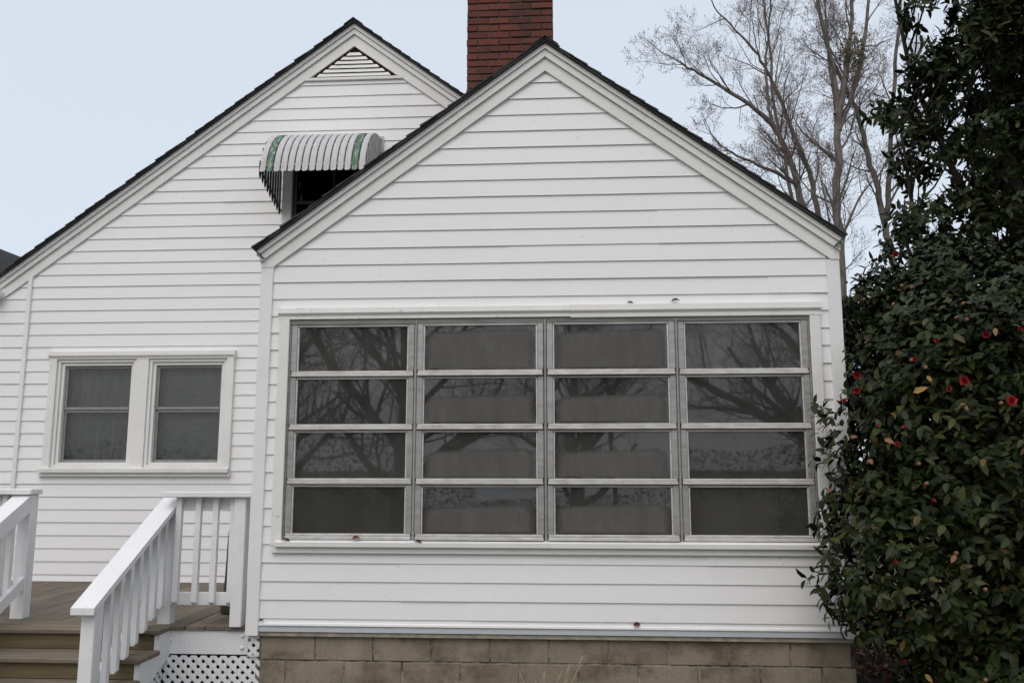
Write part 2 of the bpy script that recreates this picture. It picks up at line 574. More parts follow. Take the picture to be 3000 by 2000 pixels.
def siding(parent, Y, z_line, n_lo, n_hi, xl, xr, apex_z, cuts, seams=(), rng=random.Random(5), zmin=None, flip=False):
    """lap boards n_lo..n_hi; board n hangs from z_line+n*S to z_line+(n+1)*S. xl/xr: functions of z."""
    for n in range(n_lo, n_hi + 1):
        zb, zt = z_line + n * S, z_line + (n + 1) * S
        if zmin is not None: zb = max(zb, zmin)
        top = min(zt, apex_z)
        if top - zb < 0.01: continue
        # x intervals, each with its own z range
        segs = [(None, None, zb, top)]
        for (c0, c1, k0, k1) in cuts:
            if zb < k1 - 1e-4 and top > k0 + 1e-4:
                new = []
                for (a, b_, p, q) in segs:
                    aa = a if a is not None else -1e9
                    bb = b_ if b_ is not None else 1e9
                    if c1 <= aa or c0 >= bb:
                        new.append((a, b_, p, q)); continue
                    new.append((a, c0, p, q))
                    if k1 < q - 0.004: new.append((c0, c1, k1, q))
                    if k0 > p + 0.004: new.append((c0, c1, p, k0))
                    new.append((c1, b_, p, q))
                segs = new
        for (sn0, sn1, sx) in seams:
            if sn0 <= n <= sn1:
                new = []
                for (a, b_, p, q) in segs:
                    aa = a if a is not None else -1e9
                    bb = b_ if b_ is not None else 1e9
                    if aa < sx < bb:
                        new += [(a, sx, p, q), (sx, b_, p, q)]
                    else:
                        new.append((a, b_, p, q))
                segs = new
        for k, (a, b_, p, q) in enumerate(segs):
            def clampx(z):
                l, r = xl(z), xr(z)
                x0 = l if a is None else max(a, l)
                x1 = r if b_ is None else min(b_, r)
                return x0, x1
            l0, r0 = clampx(p); l1, r1 = clampx(q)
            if r0 - l0 < 0.02: continue
            if r1 < l1: l1 = r1 = (l1 + r1) / 2
            sg = 1 if not flip else -1
            jog = rng.uniform(-0.0006, 0.0006) - (0.0032 if (a is not None and any(abs(a - s_[2]) < 1e-6 for s_ in seams)) else 0)
            def yf(z):
                t = (z - zb) / (zt - zb)
                return Y + (-0.0125 + 0.0100 * t + jog)
            mb = MB()
            ns = max(1, min(9, int((r0 - l0) / 0.45)))
            ph = rng.uniform(0, 99)
            vs, fs = [], []
            for i in range(ns + 1):
                t = i / ns
                x0_, x1_ = l0 + (r0 - l0) * t, l1 + (r1 - l1) * t
                wz = 0.0022 * mnoise.noise(Vector((x0_ * 1.1, ph, 0)))
                wy = 0.0016 * mnoise.noise(Vector((x0_ * 1.4, ph, 7)))
                vs += [(x0_, Y - .0008, p + wz), (x0_, yf(p) + wy, p + wz), (x1_, yf(q), q), (x1_, Y - .0008, q)]
            for i in range(ns):
                o = i * 4
                fs += [(o + k_, o + k_ + 4, o + (k_ + 1) % 4 + 4, o + (k_ + 1) % 4) for k_ in range(4)]
            fs += [(0, 1, 2, 3), (ns * 4 + 3, ns * 4 + 2, ns * 4 + 1, ns * 4)]
            mb.add(vs, fs)
            mb.build('siding_board', M['siding'], parent)

# ---- sunroom front wall (backing with the window opening left free)
WX0, WX1, WZ0, WZ1 = 0.235, 3.955, 1.165, 2.745
fw = MB()
fw.box(0.02, WX0, 0.0, 0.10, 0.56, 3.1)
fw.box(WX1, W - 0.02, 0.0, 0.10, 0.56, 3.1)
fw.box(WX0 + .0005, WX1 - .0005, 0.0, 0.10, 0.56, WZ0)
fw.box(WX0 + .0005, WX1 - .0005, 0.0, 0.10, WZ1, 3.1)
fw.prism([(0.02, 3.101), (W - 0.02, 3.101), (W - .02, fr_z(W - .02, .10)), (AX, AZ - 0.10), (0.02, fr_z(.02, .10))], 'y', 0.0, 0.10)
front_wall = fw.build('wall', M['substrate'], house)
FO = 0.19                          # siding disappears under the frieze here
siding(front_wall, 0.0, 3.15 - 20 * S, 0, 33,
       lambda z: max(0.085, AX - (AZ - FO - z) / SL), lambda z: min(4.102, AX + (AZ - FO - z) / SL), AZ - FO,
       [(0.20, 3.99, 1.10, 2.80)],
       seams=[(21, 22, 2.915), (19, 20, 1.845), (17, 18, 3.685), (1, 2, 1.09), (0, 0, 1.57), (3, 3, 3.2)])

# ---- main gable wall
mw = MB()
opening = [(-2.93, -2.10, 1.70, 2.78), (-1.97, -1.14, 1.70, 2.78), (-0.56, 0.30, 3.40, 4.78)]
xs = [-3.80, -2.93, -2.10, -1.97, -1.14, -0.56, 0.30, 3.6]
mw.box(-3.80, -2.93, D, D + 0.1, 0.3, 3.3)
mw.box(-2.10, -1.97, D, D + 0.1, 0.3, 3.3)
mw.box(-1.14, -0.10, D, D + 0.1, 0.3, 3.3)
for a, b_ in ((-2.9295, -2.1005), (-1.9695, -1.1405)):
    mw.box(a, b_, D, D + 0.1, 0.3, 1.70); mw.box(a, b_, D, D + 0.1, 2.78, 3.3)
mw.prism([(-3.80, 3.301), (-0.56, 3.301), (-0.56, mn_z(-.56, .1)), (-3.80, mn_z(-3.8, .1))], 'y', D, D + 0.1)
mw.prism([(0.30, 3.301), (3.7, 3.301), (3.7, mn_z(3.7, .1)), (0.30, mn_z(.3, .1))], 'y', D, D + 0.1)
mw.prism([(-.5595, 4.78), (.2995, 4.78), (.2995, mn_z(.2995, .1)), (MX, MZ - .1), (-.5595, mn_z(-.5595, .1))], 'y', D, D + 0.1)
main_wall = mw.build('wall', M['substrate'], house)
MO = 0.19
zm = 3.2756 - 21 * S
siding(main_wall, D, zm, -1, 45,
       lambda z: max(-3.80, MX - (MZ - MO - z) / MS), lambda z: min(3.6 if z > 3.3 else -0.02, MX + (MZ - MO - z) / MS), 5.745,
       [(-2.99, -1.09, 1.62, 2.835), (-0.64, 0.38, 3.40, 4.85)], seams=[(30, 31, -1.3), (26, 27, 0.9), (14, 15, -0.6)], rng=random.Random(9), zmin=DECK_TOP + .004)

# sunroom side walls, seen only from a step to the side
def side_wall(X, sgn, y0, y1, z0, z1):
    s = MB(); s.box(min(X, X + sgn * -0.1), max(X, X + sgn * -0.1), y0, y1, z0, z1)
    w = s.build('wall', M['substrate'], house)
    n = int((z1 - z0) / S)
    for k in range(n):
        zb, zt = 3.15 - 20 * S + k * S, 3.15 - 20 * S + (k + 1) * S
        if zt > z1 + .02: break
        q = MB()
        q.prism([(X + sgn * .001, zb), (X + sgn * 0.015, zb), (X + sgn * 0.003, zt), (X + sgn * .001, zt)], 'y', y0, y1)
        q.build('siding_board', M['siding'], w)
side_wall(0.012, -1, 0.101, D - .03, 0.56, 3.15)
side_wall(W - 0.012, 1, 0.101, 6.0, 0.56, 3.15)
q = MB(); q.box(-3.80, -3.70, D + .101, 9, .3, 3.4); q.box(3.6, 3.7, D + .101, 9, .3, 3.4); q.box(-3.7, 3.6, 8.9, 9, .3, 3.4)
q.build('wall', M['siding'], house)

# ---- corner posts and the narrow upright strip on the left
for (x0, x1, y0, y1, z0, z1) in ((0.0, 0.092, -0.024, 0.1005, 0.518, 3.17), (4.095, W, -0.024, 0.1005, 0.545, 3.135)):
    q = MB(); q.cbox(x0, x1, y0, y1, z0, z1, 0.004); q.build('corner_post', M['post'], house)
q = MB(); q.cbox(-3.315, -3.270, D - 0.030, D - .001, 0.58, 3.66, 0.004)
tag(q.build('corner_strip', M['post'], house))

# ---- rakes
def rake(ax, az, sl, x0, x1, Yf, Yb, o0, o1, cutz=None, mat=M['trim'], name='rake_board', seam=None):
    """two mitred boards following the gable between vertical drops o0 and o1"""
    for (xe, sg) in ((x0, -1), (x1, 1)):
        rise = sl * abs(xe - ax)
        a_top, a_bot = (ax, az - o0), (ax, az - o1)
        e_top, e_bot = (xe, az - o0 - rise), (xe, az - o1 - rise)
        pieces = []
        if cutz is not None and e_bot[1] < cutz:
            xb = ax + sg * (az - o1 - cutz) / sl
            poly = [a_top, a_bot, (xb, cutz), (xe, cutz), e_top]
        else:
            poly = [a_top, a_bot, e_bot, e_top]
        def split(poly, s):
            # split by the line perpendicular to the slope through x=s
            L, Rr = [], []
            nx, nz = 1.0, -sg * sl * -1.0
            nx, nz = 1.0, (-sg * sl) * 1.0
            ln = math.hypot(nx, nz); nx /= ln; nz /= ln
            p0 = (s, az - (o0 + o1) / 2 - sl * abs(s - ax))
            d = [(p[0] - p0[0]) * nx + (p[1] - p0[1]) * nz for p in poly]
            for i in range(len(poly)):
                j = (i + 1) % len(poly)
                if d[i] <= 0: L.append(poly[i])
                if d[i] >= 0: Rr.append(poly[i])
                if d[i] * d[j] < 0:
                    t = d[i] / (d[i] - d[j])
                    pt = (poly[i][0] + t * (poly[j][0] - poly[i][0]), poly[i][1] + t * (poly[j][1] - poly[i][1]))
                    L.append(pt); Rr.append(pt)
            return L, Rr
        s = seam[0 if sg < 0 else 1] if seam else None
        polys = split(poly, s) if s is not None else [poly]
        for k, pl in enumerate(polys):
            q = MB(); q.prism(pl, 'y', Yf - 0.0018 * k, Yb); q.build(name, mat, house)

# sunroom: frieze, rake board, soffit strip
rake(AX, AZ, SL, 0.0, W, -0.028, -0.0015, 0.127, 0.228, cutz=3.135, seam=(1.459, 2.857), name='frieze_board')
rake(AX, AZ, SL, -0.004, W + .004, -0.048, -0.0015, 0.068, 0.125, seam=(1.459, 2.857))
rake(AX, AZ, SL, -0.024, W + .018, -0.066, -0.0015, 0.028, 0.066, name='drip_trim')
# main
rake(MX, MZ, MS, -3.80, 3.75, D - 0.028, D - 0.0015, 0.135, 0.250, seam=(-2.15, None), name='frieze_board')
rake(MX, MZ, MS, -3.83, 3.78, D - 0.050, D - 0.0015, 0.075, 0.133, seam=(-2.15, None))
rake(MX, MZ, MS, -3.86, 3.80, D - 0.070, D - 0.0015, 0.028, 0.073, name='drip_trim')
# eave return at the far left end of the main rake
q = MB(); q.cbox(-4.05, -3.54, D - 0.066, D - 0.0645, 3.30, 3.44, 0.0004); 
q = MB(); q.prism([(-3.95, 3.36), (-3.625, 3.36), (-3.565, 3.43), (-3.565, 3.475), (-3.95, 3.475)], 'y', D - .11, D - .030)
q.build('eave_return', M['trim'], house)

# ---- roofs
def gable_roof(ax, az, sl, x0, x1, Yf, Yb, exposure=0.127, end_w=0.32, seed=1, sides=(-1, 1), name='roof'):
    q = MB()
    t = 0.016
    for (xe, sg) in ((x0, -1), (x1, 1)):
        r = sl * abs(xe - ax)
        q.prism([(ax, az - 0.010), (xe, az - 0.010 - r), (xe, az - 0.026 - r), (ax, az - 0.026)], 'y', Yf + 0.012, Yb)
    roof = q.build(name, M['shingle'], house)
    rng = random.Random(seed)
    field = MB()
    ln = math.hypot(1, sl)
    for (xe, sg) in ((x0, -1), (x1, 1)):
        u = Vector((sg / ln, 0, -sl / ln))           # down the slope
        nrm = Vector((sg * sl / ln, 0, 1 / ln))
        L = abs(xe - ax) * ln
        n = int(L / exposure) + 1
        for k in range(n):
            s0 = k * exposure - 0.02; s1 = min((k + 1) * exposure + rng.uniform(-.006, .006), L + 0.012)
            s0 = max(s0, 0)
            if s1 - s0 < .02: continue
            base = Vector((ax, 0, az - 0.008))
            def wedge(mb, y0, y1, jz=0.0):
                pts = []
                for y in (y0, y1):
                    A = base + u * s0 + nrm * 0.001; B = base + u * s1 + nrm * 0.001
                    A2 = base + u * s0 + nrm * 0.004; B2 = base + u * s1 + nrm * (0.013 + jz)
                    pts += [Vector((p.x, y, p.z)) for p in (A, B, B2, A2)]
                mb.add(pts, [(0, 1, 2, 3), (7, 6, 5, 4), (0, 4, 5, 1), (1, 5, 6, 2), (2, 6, 7, 3), (3, 7, 4, 0)])
            j = rng.uniform(-.008, .010)
            if sg in sides:
                mb = MB(); wedge(mb, Yf + j, Yf + end_w, rng.uniform(0, .004)); mb.build('shingle', M['shingle'], roof)
            y = Yf + end_w + .004
            while y < Yb - .05:
                w = 0.33 if y < 3.5 else 0.9
                wedge(field, y, min(y + w, Yb)); y += w + .004
    cap = MB()                                      # ridge caps
    y = Yf - .004
    while y < Yb - .1:
        cap.prism([(ax - .10, az - .10 * sl + .008), (ax, az + 0.010), (ax + .10, az - .10 * sl + .008), (ax + .10, az - .10 * sl + .016), (ax, az + .018), (ax - .10, az - .10 * sl + .016)], 'y', y, y + .2)
        y += .204
    cap.build('ridge_cap', M['shingle'], roof)
    f = field.build('shingle_field', M['shingle'], roof, fix=False)
    tag(f, kind='stuff')
    return roof
gable_roof(AX, AZ, SL, -0.036, W + 0.028, -0.105, D + 1.6, seed=3)
gable_roof(MX, MZ, MS, -3.98, 3.95, D - 0.115, 9.2, seed=8)
# drip edge turned under the sunroom eaves
for (xe, sg) in ((-0.036, -1), (W + .028, 1)):
    z = AZ - SL * abs(xe - AX)
    q = MB(); q.prism([(xe + sg * .004, z - .008), (xe + sg * .010, z - .010), (xe - sg * .062, z - .078), (xe - sg * .068, z - .074)], 'y', -0.10, D - .1)
    q.build('drip_edge', M['shingle'], house)

# wing at far left: right-hand slope of a second gable, ridge running away from the viewer
wr = MB(); rng = random.Random(4)
rx, rz, rs = -5.5, 4.66, 0.62
wr.prism([(rx, rz - .012), (-3.2, rz - .012 - rs * 2.3), (-3.2, rz - .05 - rs * 2.3), (rx, rz - .05)], 'y', 2.45, 8.5)
wr.prism([(rx, rz - .012), (-8.6, rz - .012 - rs * 3.1), (-8.6, rz - .05 - rs * 3.1), (rx, rz - .05)], 'y', 2.45, 8.5)
wing = wr.build('roof', M['shingle'], house)
tag(wing, 'dark grey shingled roof slope of the left wing')
ln = math.hypot(1, rs); u = Vector((1 / ln, 0, -rs / ln)); nn = Vector((rs / ln, 0, 1 / ln))
for k in range(20):
    yy = 2.44 + rng.uniform(0, .02)
    while yy < 8.4:
        w = rng.choice((0.33, 0.66, 0.5))
        base = Vector((rx, 0, rz - .010))
        s0, s1 = k * .127, (k + 1) * .127 + .004
        mb = MB(); P = []
        for y in (yy, min(yy + w, 8.5)):
            for (s_, h) in ((s0, .001), (s1, .001), (s1, .012), (s0, .004)):
                p = base + u * s_ + nn * h; P.append((p.x, y, p.z))
        mb.add(P, [(0, 1, 2, 3), (7, 6, 5, 4), (0, 4, 5, 1), (1, 5, 6, 2), (2, 6, 7, 3), (3, 7, 4, 0)])
        mb.build('shingle', M['shingle'], wing)
        yy += w + .004

q = MB(); q.prism([(-8.2, 0), (-3.86, 0), (-3.86, 3.50), (rx, rz - .09), (-8.2, 2.90)], 'y', 2.75, 8.4)
q.build('wall', M['siding'], house)

# ---- gable louvre vent
q = MB()
VZ0, VZ1 = 5.738, 6.092
def vx(z, o): return (VZ1 + o - z) / MS
for sg in (-1, 1):
    q.prism([(MX, VZ1 + .012), (MX + sg * vx(VZ0, .012), VZ0), (MX + sg * (vx(VZ0, .012) - .030), VZ0), (MX, VZ1 - .012)], 'y', D - 0.034, D - 0.004)
vent = q.build('gable_vent', M['trim'], house)
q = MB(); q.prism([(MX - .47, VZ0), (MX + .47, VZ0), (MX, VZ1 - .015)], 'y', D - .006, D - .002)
q.build('vent_shade', M['dark'], vent)  # flat dark sheet standing in for shade inside the vent
q = MB(); q.cbox(MX - .52, MX + .52, D - .034, D - .004, VZ0 - .034, VZ0 - .001, .004); q.build('sill', M['trim'], vent)
n = 7
for k in range(n):
    z0 = VZ0 + .006 + k * 0.046
    hw = vx(z0 + .02, -.02) - 0.022
    if hw < .03: continue
    q = MB()
    h2 = max(vx(z0 + .040, -.02) - 0.022, .01)
    q.add([(MX - hw, D - .030, z0), (MX + hw, D - .030, z0), (MX + h2, D - .018, z0 + .036), (MX - h2, D - .018, z0 + .036),
           (MX - hw, D - .030, z0 + .005), (MX + hw, D - .030, z0 + .005), (MX + h2, D - .018, z0 + .040), (MX - h2, D - .018, z0 + .040)],
          [(0, 1, 2, 3), (4, 7, 6, 5), (0, 4, 5, 1), (3, 2, 6, 7), (0, 3, 7, 4), (1, 5, 6, 2)])
    q.build('louvre', M['trim'], vent)

# ---- chimney
CX0, CX1, CY0, CY1 = 1.343, 2.150, 1.45, 2.15
q = MB(); q.box(CX0 + .012, CX1 - .012, CY0 + .012, CY1 - .012, 3.6, 6.9)
chim = q.build('chimney', M['mortar'], house)
rng = random.Random(21)
CH, BL = 0.0712, (CX1 - CX0) / 4
k = 0
z = 4.55
while z < 6.88:
    off = (k % 2) * 0.5
    h = CH - rng.uniform(.011, .017)
    # front face; corner bricks go through to the sides
    i = -1
    edges = []
    x = CX0 - (BL * 0.5 if off else 0)
    while x < CX1 - .01:
        a, b_ = max(x, CX0), min(x + BL, CX1)
        if b_ - a > .03: edges.append((a, b_))
        x += BL
    for (a, b_) in edges:
        j = rng.uniform(-.005, .004); g0 = rng.uniform(.003, .007)
        mb = MB(); mb.cbox(a + (g0 if a > CX0 + .001 else j * .7), b_ - (g0 if b_ < CX1 - .001 else j * .6), CY0 + j, CY0 + .095, z + rng.uniform(-.002, .002), z + h, .003)
        mb.build('brick', M['brick'], chim)
    # side faces
    for (sx, sg) in ((CX0, 1), (CX1, -1)):
        y = CY0 + .1 + (0.0 if off else .05)
        while y < CY1 - .05:
            y1 = min(y + .19, CY1)
            if sg == 1 or z > 5.0:
                mb = MB(); j = rng.uniform(-.003, .003); mb.cbox(min(sx + j, sx + sg * .09), max(sx + j, sx + sg * .09), y, y1, z, z + h, .003)
                mb.build('brick', M['brick'], chim)
            y += .2
    z += CH; k += 1

# ---- foundation blocks
BX0 = 0.092
q = MB(); q.box(0.06, W - .03, 0.0462, 0.22, -0.25, 0.512); q.box(W - .23, W - .03, 0.2205, 6, -.25, .512)
found = q.build('foundation', M['block_mortar'], house)
rng = random.Random(31)
rows = [(0.337, 0.511, 0.4836 - 0.4064), (0.131, 0.327, 0.4836 - 0.2032 - .4064 * .5), (-0.08, 0.121, 0.4836 - 0.4064)]
rows = [(0.352, 0.512, 0.0772), (0.149, 0.343, -0.126), (-0.06, 0.140, 0.0772)]
for (z0, z1, xs0) in rows:
    x = xs0
    while x < W:
        a, b_ = max(x, BX0), min(x + .4064, W - .02)
        if b_ - a > .04:
            j = rng.uniform(-.003, .003)
            mb = MB(); mb.cbox(a + rng.uniform(.004, .008), b_ - rng.uniform(.004, .008), 0.038 + j, 0.16, z0 + .001, z1, .004); mb.build('block', M['block'], found)
        x += .4064
    y = .18
    while y < 5.8:
        mb = MB(); mb.cbox(W - .20, W - .022, y + .005, y + .4, z0 + .001, z1, .004); mb.build('block', M['block'], found); y += .4064
q = MB(); q.box(-3.75, -3.6, D + .05, 9, -.2, .36); q.box(-3.75, -0.1, D + .05, D + .25, -.2, .30)
q.build('foundation', M['block'], house)
# ledge, flashing band and starter strip
q = MB(); q.cbox(0.080, W + .005, 0.004, 0.2, 0.514, 0.5465, .003); q.build('ledge', M['ledge'], house)
q = MB(); q.prism([(-.009, .548), (-.013, .586), (-.001, .586), (-.001, .548)], 'x', 0.093, 2.42); q.build('flashing', M['band'], house)
q = MB(); q.prism([(-.0105, .5485), (-.0145, .586), (-.001, .586), (-.001, .5485)], 'x', 2.421, 4.095); q.build('flashing', M['band'], house)
q = MB(); q.prism([(-.020, .587), (-.024, .592), (-.022, .604), (-.006, .608), (-.004, .6365), (-.001, .6365), (-.001, .587)], 'x', 0.093, 4.095)
q.build('starter_strip', M['siding'], house)

# ---- the sunroom window bank
win = MB()
win.cbox(0.158, WX0 - .0005, -0.036, 0.06, 1.1285, 2.7415, .004)
window = win.build('window', M['peel'], house)
q = MB(); q.cbox(WX1 + .0005, 4.030, -0.036, 0.06, 1.1285, 2.7345, .004); q.build('casing', M['peel'], window)
tag(window, 'wide bank of sixteen horizontal panes in aluminium sashes')
q = MB(); q.prism([(-.012, 2.832), (-.046, 2.822), (-.050, 2.785), (-.034, 2.765), (-.034, 2.742), (-.001, 2.742), (-.001, 2.832)], 'x', 0.150, 2.278); q.build('head_trim', M['peel'], window)
q = MB(); q.prism([(-.012, 2.835), (-.049, 2.825), (-.053, 2.783), (-.037, 2.763), (-.037, 2.735), (-.001, 2.735), (-.001, 2.835)], 'x', 2.279, 4.034); q.build('head_trim', M['casing'], window)
# sill in two lengths with apron below
for (a, b_, dy) in ((0.195, 2.110, 0.0), (2.111, 3.995, 0.002)):
    q = MB(); q.prism([(-.064 - dy, 1.128), (-.066 - dy, 1.158), (-.012, 1.172), (.06, 1.172), (.06, 1.128)], 'x', a, b_); q.build('sill', M['post'], window)
    q = MB(); q.prism([(-.036 - dy, 1.084), (-.036 - dy, 1.127), (-.001, 1.127), (-.001, 1.084)], 'x', a - (.03 if a < 1 else 0), b_ + (.03 if a > 1 else 0)); q.build('apron', M['casing'], window)
# head rail
q = MB(); q.prism([(-.014, 2.704), (-.020, 2.735), (-.012, 2.741), (.05, 2.741), (.05, 2.704)], 'x', WX0 + .001, WX1 - .001); q.build('head_rail', M['alu'], window)
colw = (WX1 - WX0) / 4
z_top, z_bot = 2.702, 1.173
rh = (z_top - z_bot) / 4
for c in range(5):
    x = WX0 + c * colw
    x0, x1 = (x, x + .014) if c == 0 else ((x - .014, x) if c == 4 else (x - .011, x + .011))
    q = MB(); q.cbox(x0 + .0007, x1 - .0007, -.016, .05, z_bot, z_top - .001, .002)
    q.cbox(x0 + .0057, x1 - .0057, -.024, -.0165, z_bot, z_top + .03, .002)
    q.build('mullion', M['track'] if 0 < c < 4 else M['alu'], window)
rng = random.Random(77)
for c in range(4):
    for r in range(4):
        x0 = WX0 + c * colw + (.015 if c == 0 else .0125)
        x1 = WX0 + (c + 1) * colw - (.015 if c == 3 else .0125)
        z1 = z_top - r * rh - .002
        z0 = z1 - rh + .004
        proud = -0.010 if c in (1, 2) else 0.0
        tilt = {1: (0.030, 0.012, 0.016, 0.020), 2: (0.030, 0.014, 0.017, 0.019)}.get(c, (0.0, 0.002, -.002, 0.004))[r]
        yaw_ = rng.uniform(-.003, .003)
        st, br, tr = .042, .040, .016
        def P(x, y, z):     # the sash swings out about its top edge
            dz = z1 - z
            return (x, y + proud - dz * tilt + (x - (x0 + x1) / 2) * yaw_, z)
        def bx(mb, a, b_, y0, y1, p, q_, ch=.003):
            t = MB(); t.cbox(a, b_, y0, y1, p, q_, ch)
            mb.add([P(*v) for v in t.v], t.f)
        q = MB()
        bx(q, x0, x0 + st, -.018, .010, z0 + br + .0006, z1 - .0006)
        bx(q, x1 - st, x1, -.018, .010, z0 + br + .0006, z1 - .0006)
        bx(q, x0 + st + .0006, x1 - st - .0006, -.012, .010, z1 - tr, z1)
        sash = q.build('sash_frame', M['alu'], window)
        q = MB()      # bottom rail with its bead and the inner beads up the sides
        bx(q, x0 + .004, x1 - .004, -.026, .010, z0, z0 + br * .55)
        bx(q, x0 + .006, x1 - .006, -.018, .010, z0 + br * .55 + .001, z0 + br)
        bx(q, x0 + st + .0006, x0 + st + .011, -.013, .009, z0 + br + .001, z1 - tr - .001, .002)
        bx(q, x1 - st - .011, x1 - st - .0006, -.013, .009, z0 + br + .001, z1 - tr - .001, .002)
        q.build('bottom_rail', M['bead'], window)
        gx0, gx1, gz0, gz1 = x0 + st + .011, x1 - st - .011, z0 + br, z1 - tr
        q = MB(); q.add([P(gx0, .002, gz0), P(gx1, .002, gz0), P(gx1, .002, gz1), P(gx0, .002, gz1),
                         P(gx0, .005, gz0), P(gx1, .005, gz0), P(gx1, .005, gz1), P(gx0, .005, gz1)],
                        [(0, 1, 2, 3), (4, 7, 6, 5), (0, 4, 5, 1), (1, 5, 6, 2), (2, 6, 7, 3), (3, 7, 4, 0)])
        q.f = q.f[:1]; q.v = q.v[:4]
        q.build('pane', M['glass'], window)
        if c in (1, 2):   # dull grey film with rounded upper corners on the pane
            top = gz1 - (gz1 - gz0) * ({0: .06, 1: .32, 2: .33, 3: .34}[r] + rng.uniform(-.03, .03))
            poly = [(gx0 + .004, gz0 + .004), (gx1 - .012, gz0 + .004)]
            for k in range(7):
                a = k / 6 * math.pi / 2
                poly.append((gx1 - .012 - .07 * (1 - math.cos(a)), top - .06 + .06 * math.sin(a)))
            for k in range(7):
                a = k / 6 * math.pi / 2
                poly.append((gx0 + .004 + .07 * (1 - math.cos(math.pi / 2 - a)), top - .06 + .06 * math.sin(math.pi / 2 - a) - .02))
            cx_, cz_ = (gx0 + gx1) / 2, (gz0 + top) / 2
            kx, kz = 1 - .10 / (gx1 - gx0), 1 - .05 / (top - gz0)
            inner = [(cx_ + (px - cx_) * kx, cz_ - .012 + (pz - cz_ + .012) * kz) for (px, pz) in poly]
            n_ = len(poly)
            q = MB(); q.add([P(px, -.0015, pz) for (px, pz) in poly + inner], [(i, (i + 1) % n_, n_ + (i + 1) % n_, n_ + i) for i in range(n_)] + [tuple(range(n_, 2 * n_))])
            fo = q.build('window_film', M['film'], window)
            at = fo.data.attributes.new('thickness', 'FLOAT', 'POINT')
            for i in range(2 * n_): at.data[i].value = 0.25 if i < n_ else 1.0
q = MB(); q.add([(WX0, .056, z_bot), (WX1, .056, z_bot), (WX1, .056, z_top), (WX0, .056, z_top)], [(0, 1, 2, 3)]); q.build('insect_screen', M['screen'], window)
# the room behind
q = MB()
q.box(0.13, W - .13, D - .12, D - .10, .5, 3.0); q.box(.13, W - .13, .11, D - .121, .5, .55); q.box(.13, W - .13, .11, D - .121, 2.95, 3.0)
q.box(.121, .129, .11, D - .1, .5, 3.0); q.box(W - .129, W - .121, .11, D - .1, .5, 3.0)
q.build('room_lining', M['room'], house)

# ---- double window on the main wall
DX0, DX1, DZ0, DZ1 = -3.005, -1.080, 1.665, 2.835
q = MB()
Y0 = D - .040
q.cbox(DX0, -2.925, Y0, D + .05, DZ0, 2.7675, .004)
dwin = q.build('window', M['casing'], house)
q = MB(); q.cbox(-1.155, DX1, Y0, D + .05, DZ0, 2.7675, .004); q.build('casing', M['casing'], dwin)
q = MB(); q.cbox(-2.095, -1.965, Y0 + .004, D + .05, DZ0, 2.7675, .004); q.build('casing', M['casing'], dwin)
tag(dwin, 'pair of sash windows in one cream casing')
q = MB(); q.prism([(D - .012, 2.850), (D - .054, 2.842), (D - .056, 2.800), (D - .038, 2.778), (D - .038, 2.768), (D - .001, 2.768), (D - .001, 2.850)], 'x', DX0 - .01, DX1 + .006); q.build('head_trim', M['casing'], dwin)
q = MB(); q.prism([(D - .075, 1.628), (D - .077, 1.664), (D - .02, 1.676), (D + .05, 1.676), (D + .05, 1.628)], 'x', DX0 - .008, DX1 - .004); q.build('sill', M['casing'], dwin)
q = MB(); q.prism([(D - .045, 1.590), (D - .045, 1.627), (D - .001, 1.627), (D - .001, 1.590)], 'x', DX0 - .03, DX1 + .006); q.build('apron', M['casing'], dwin)
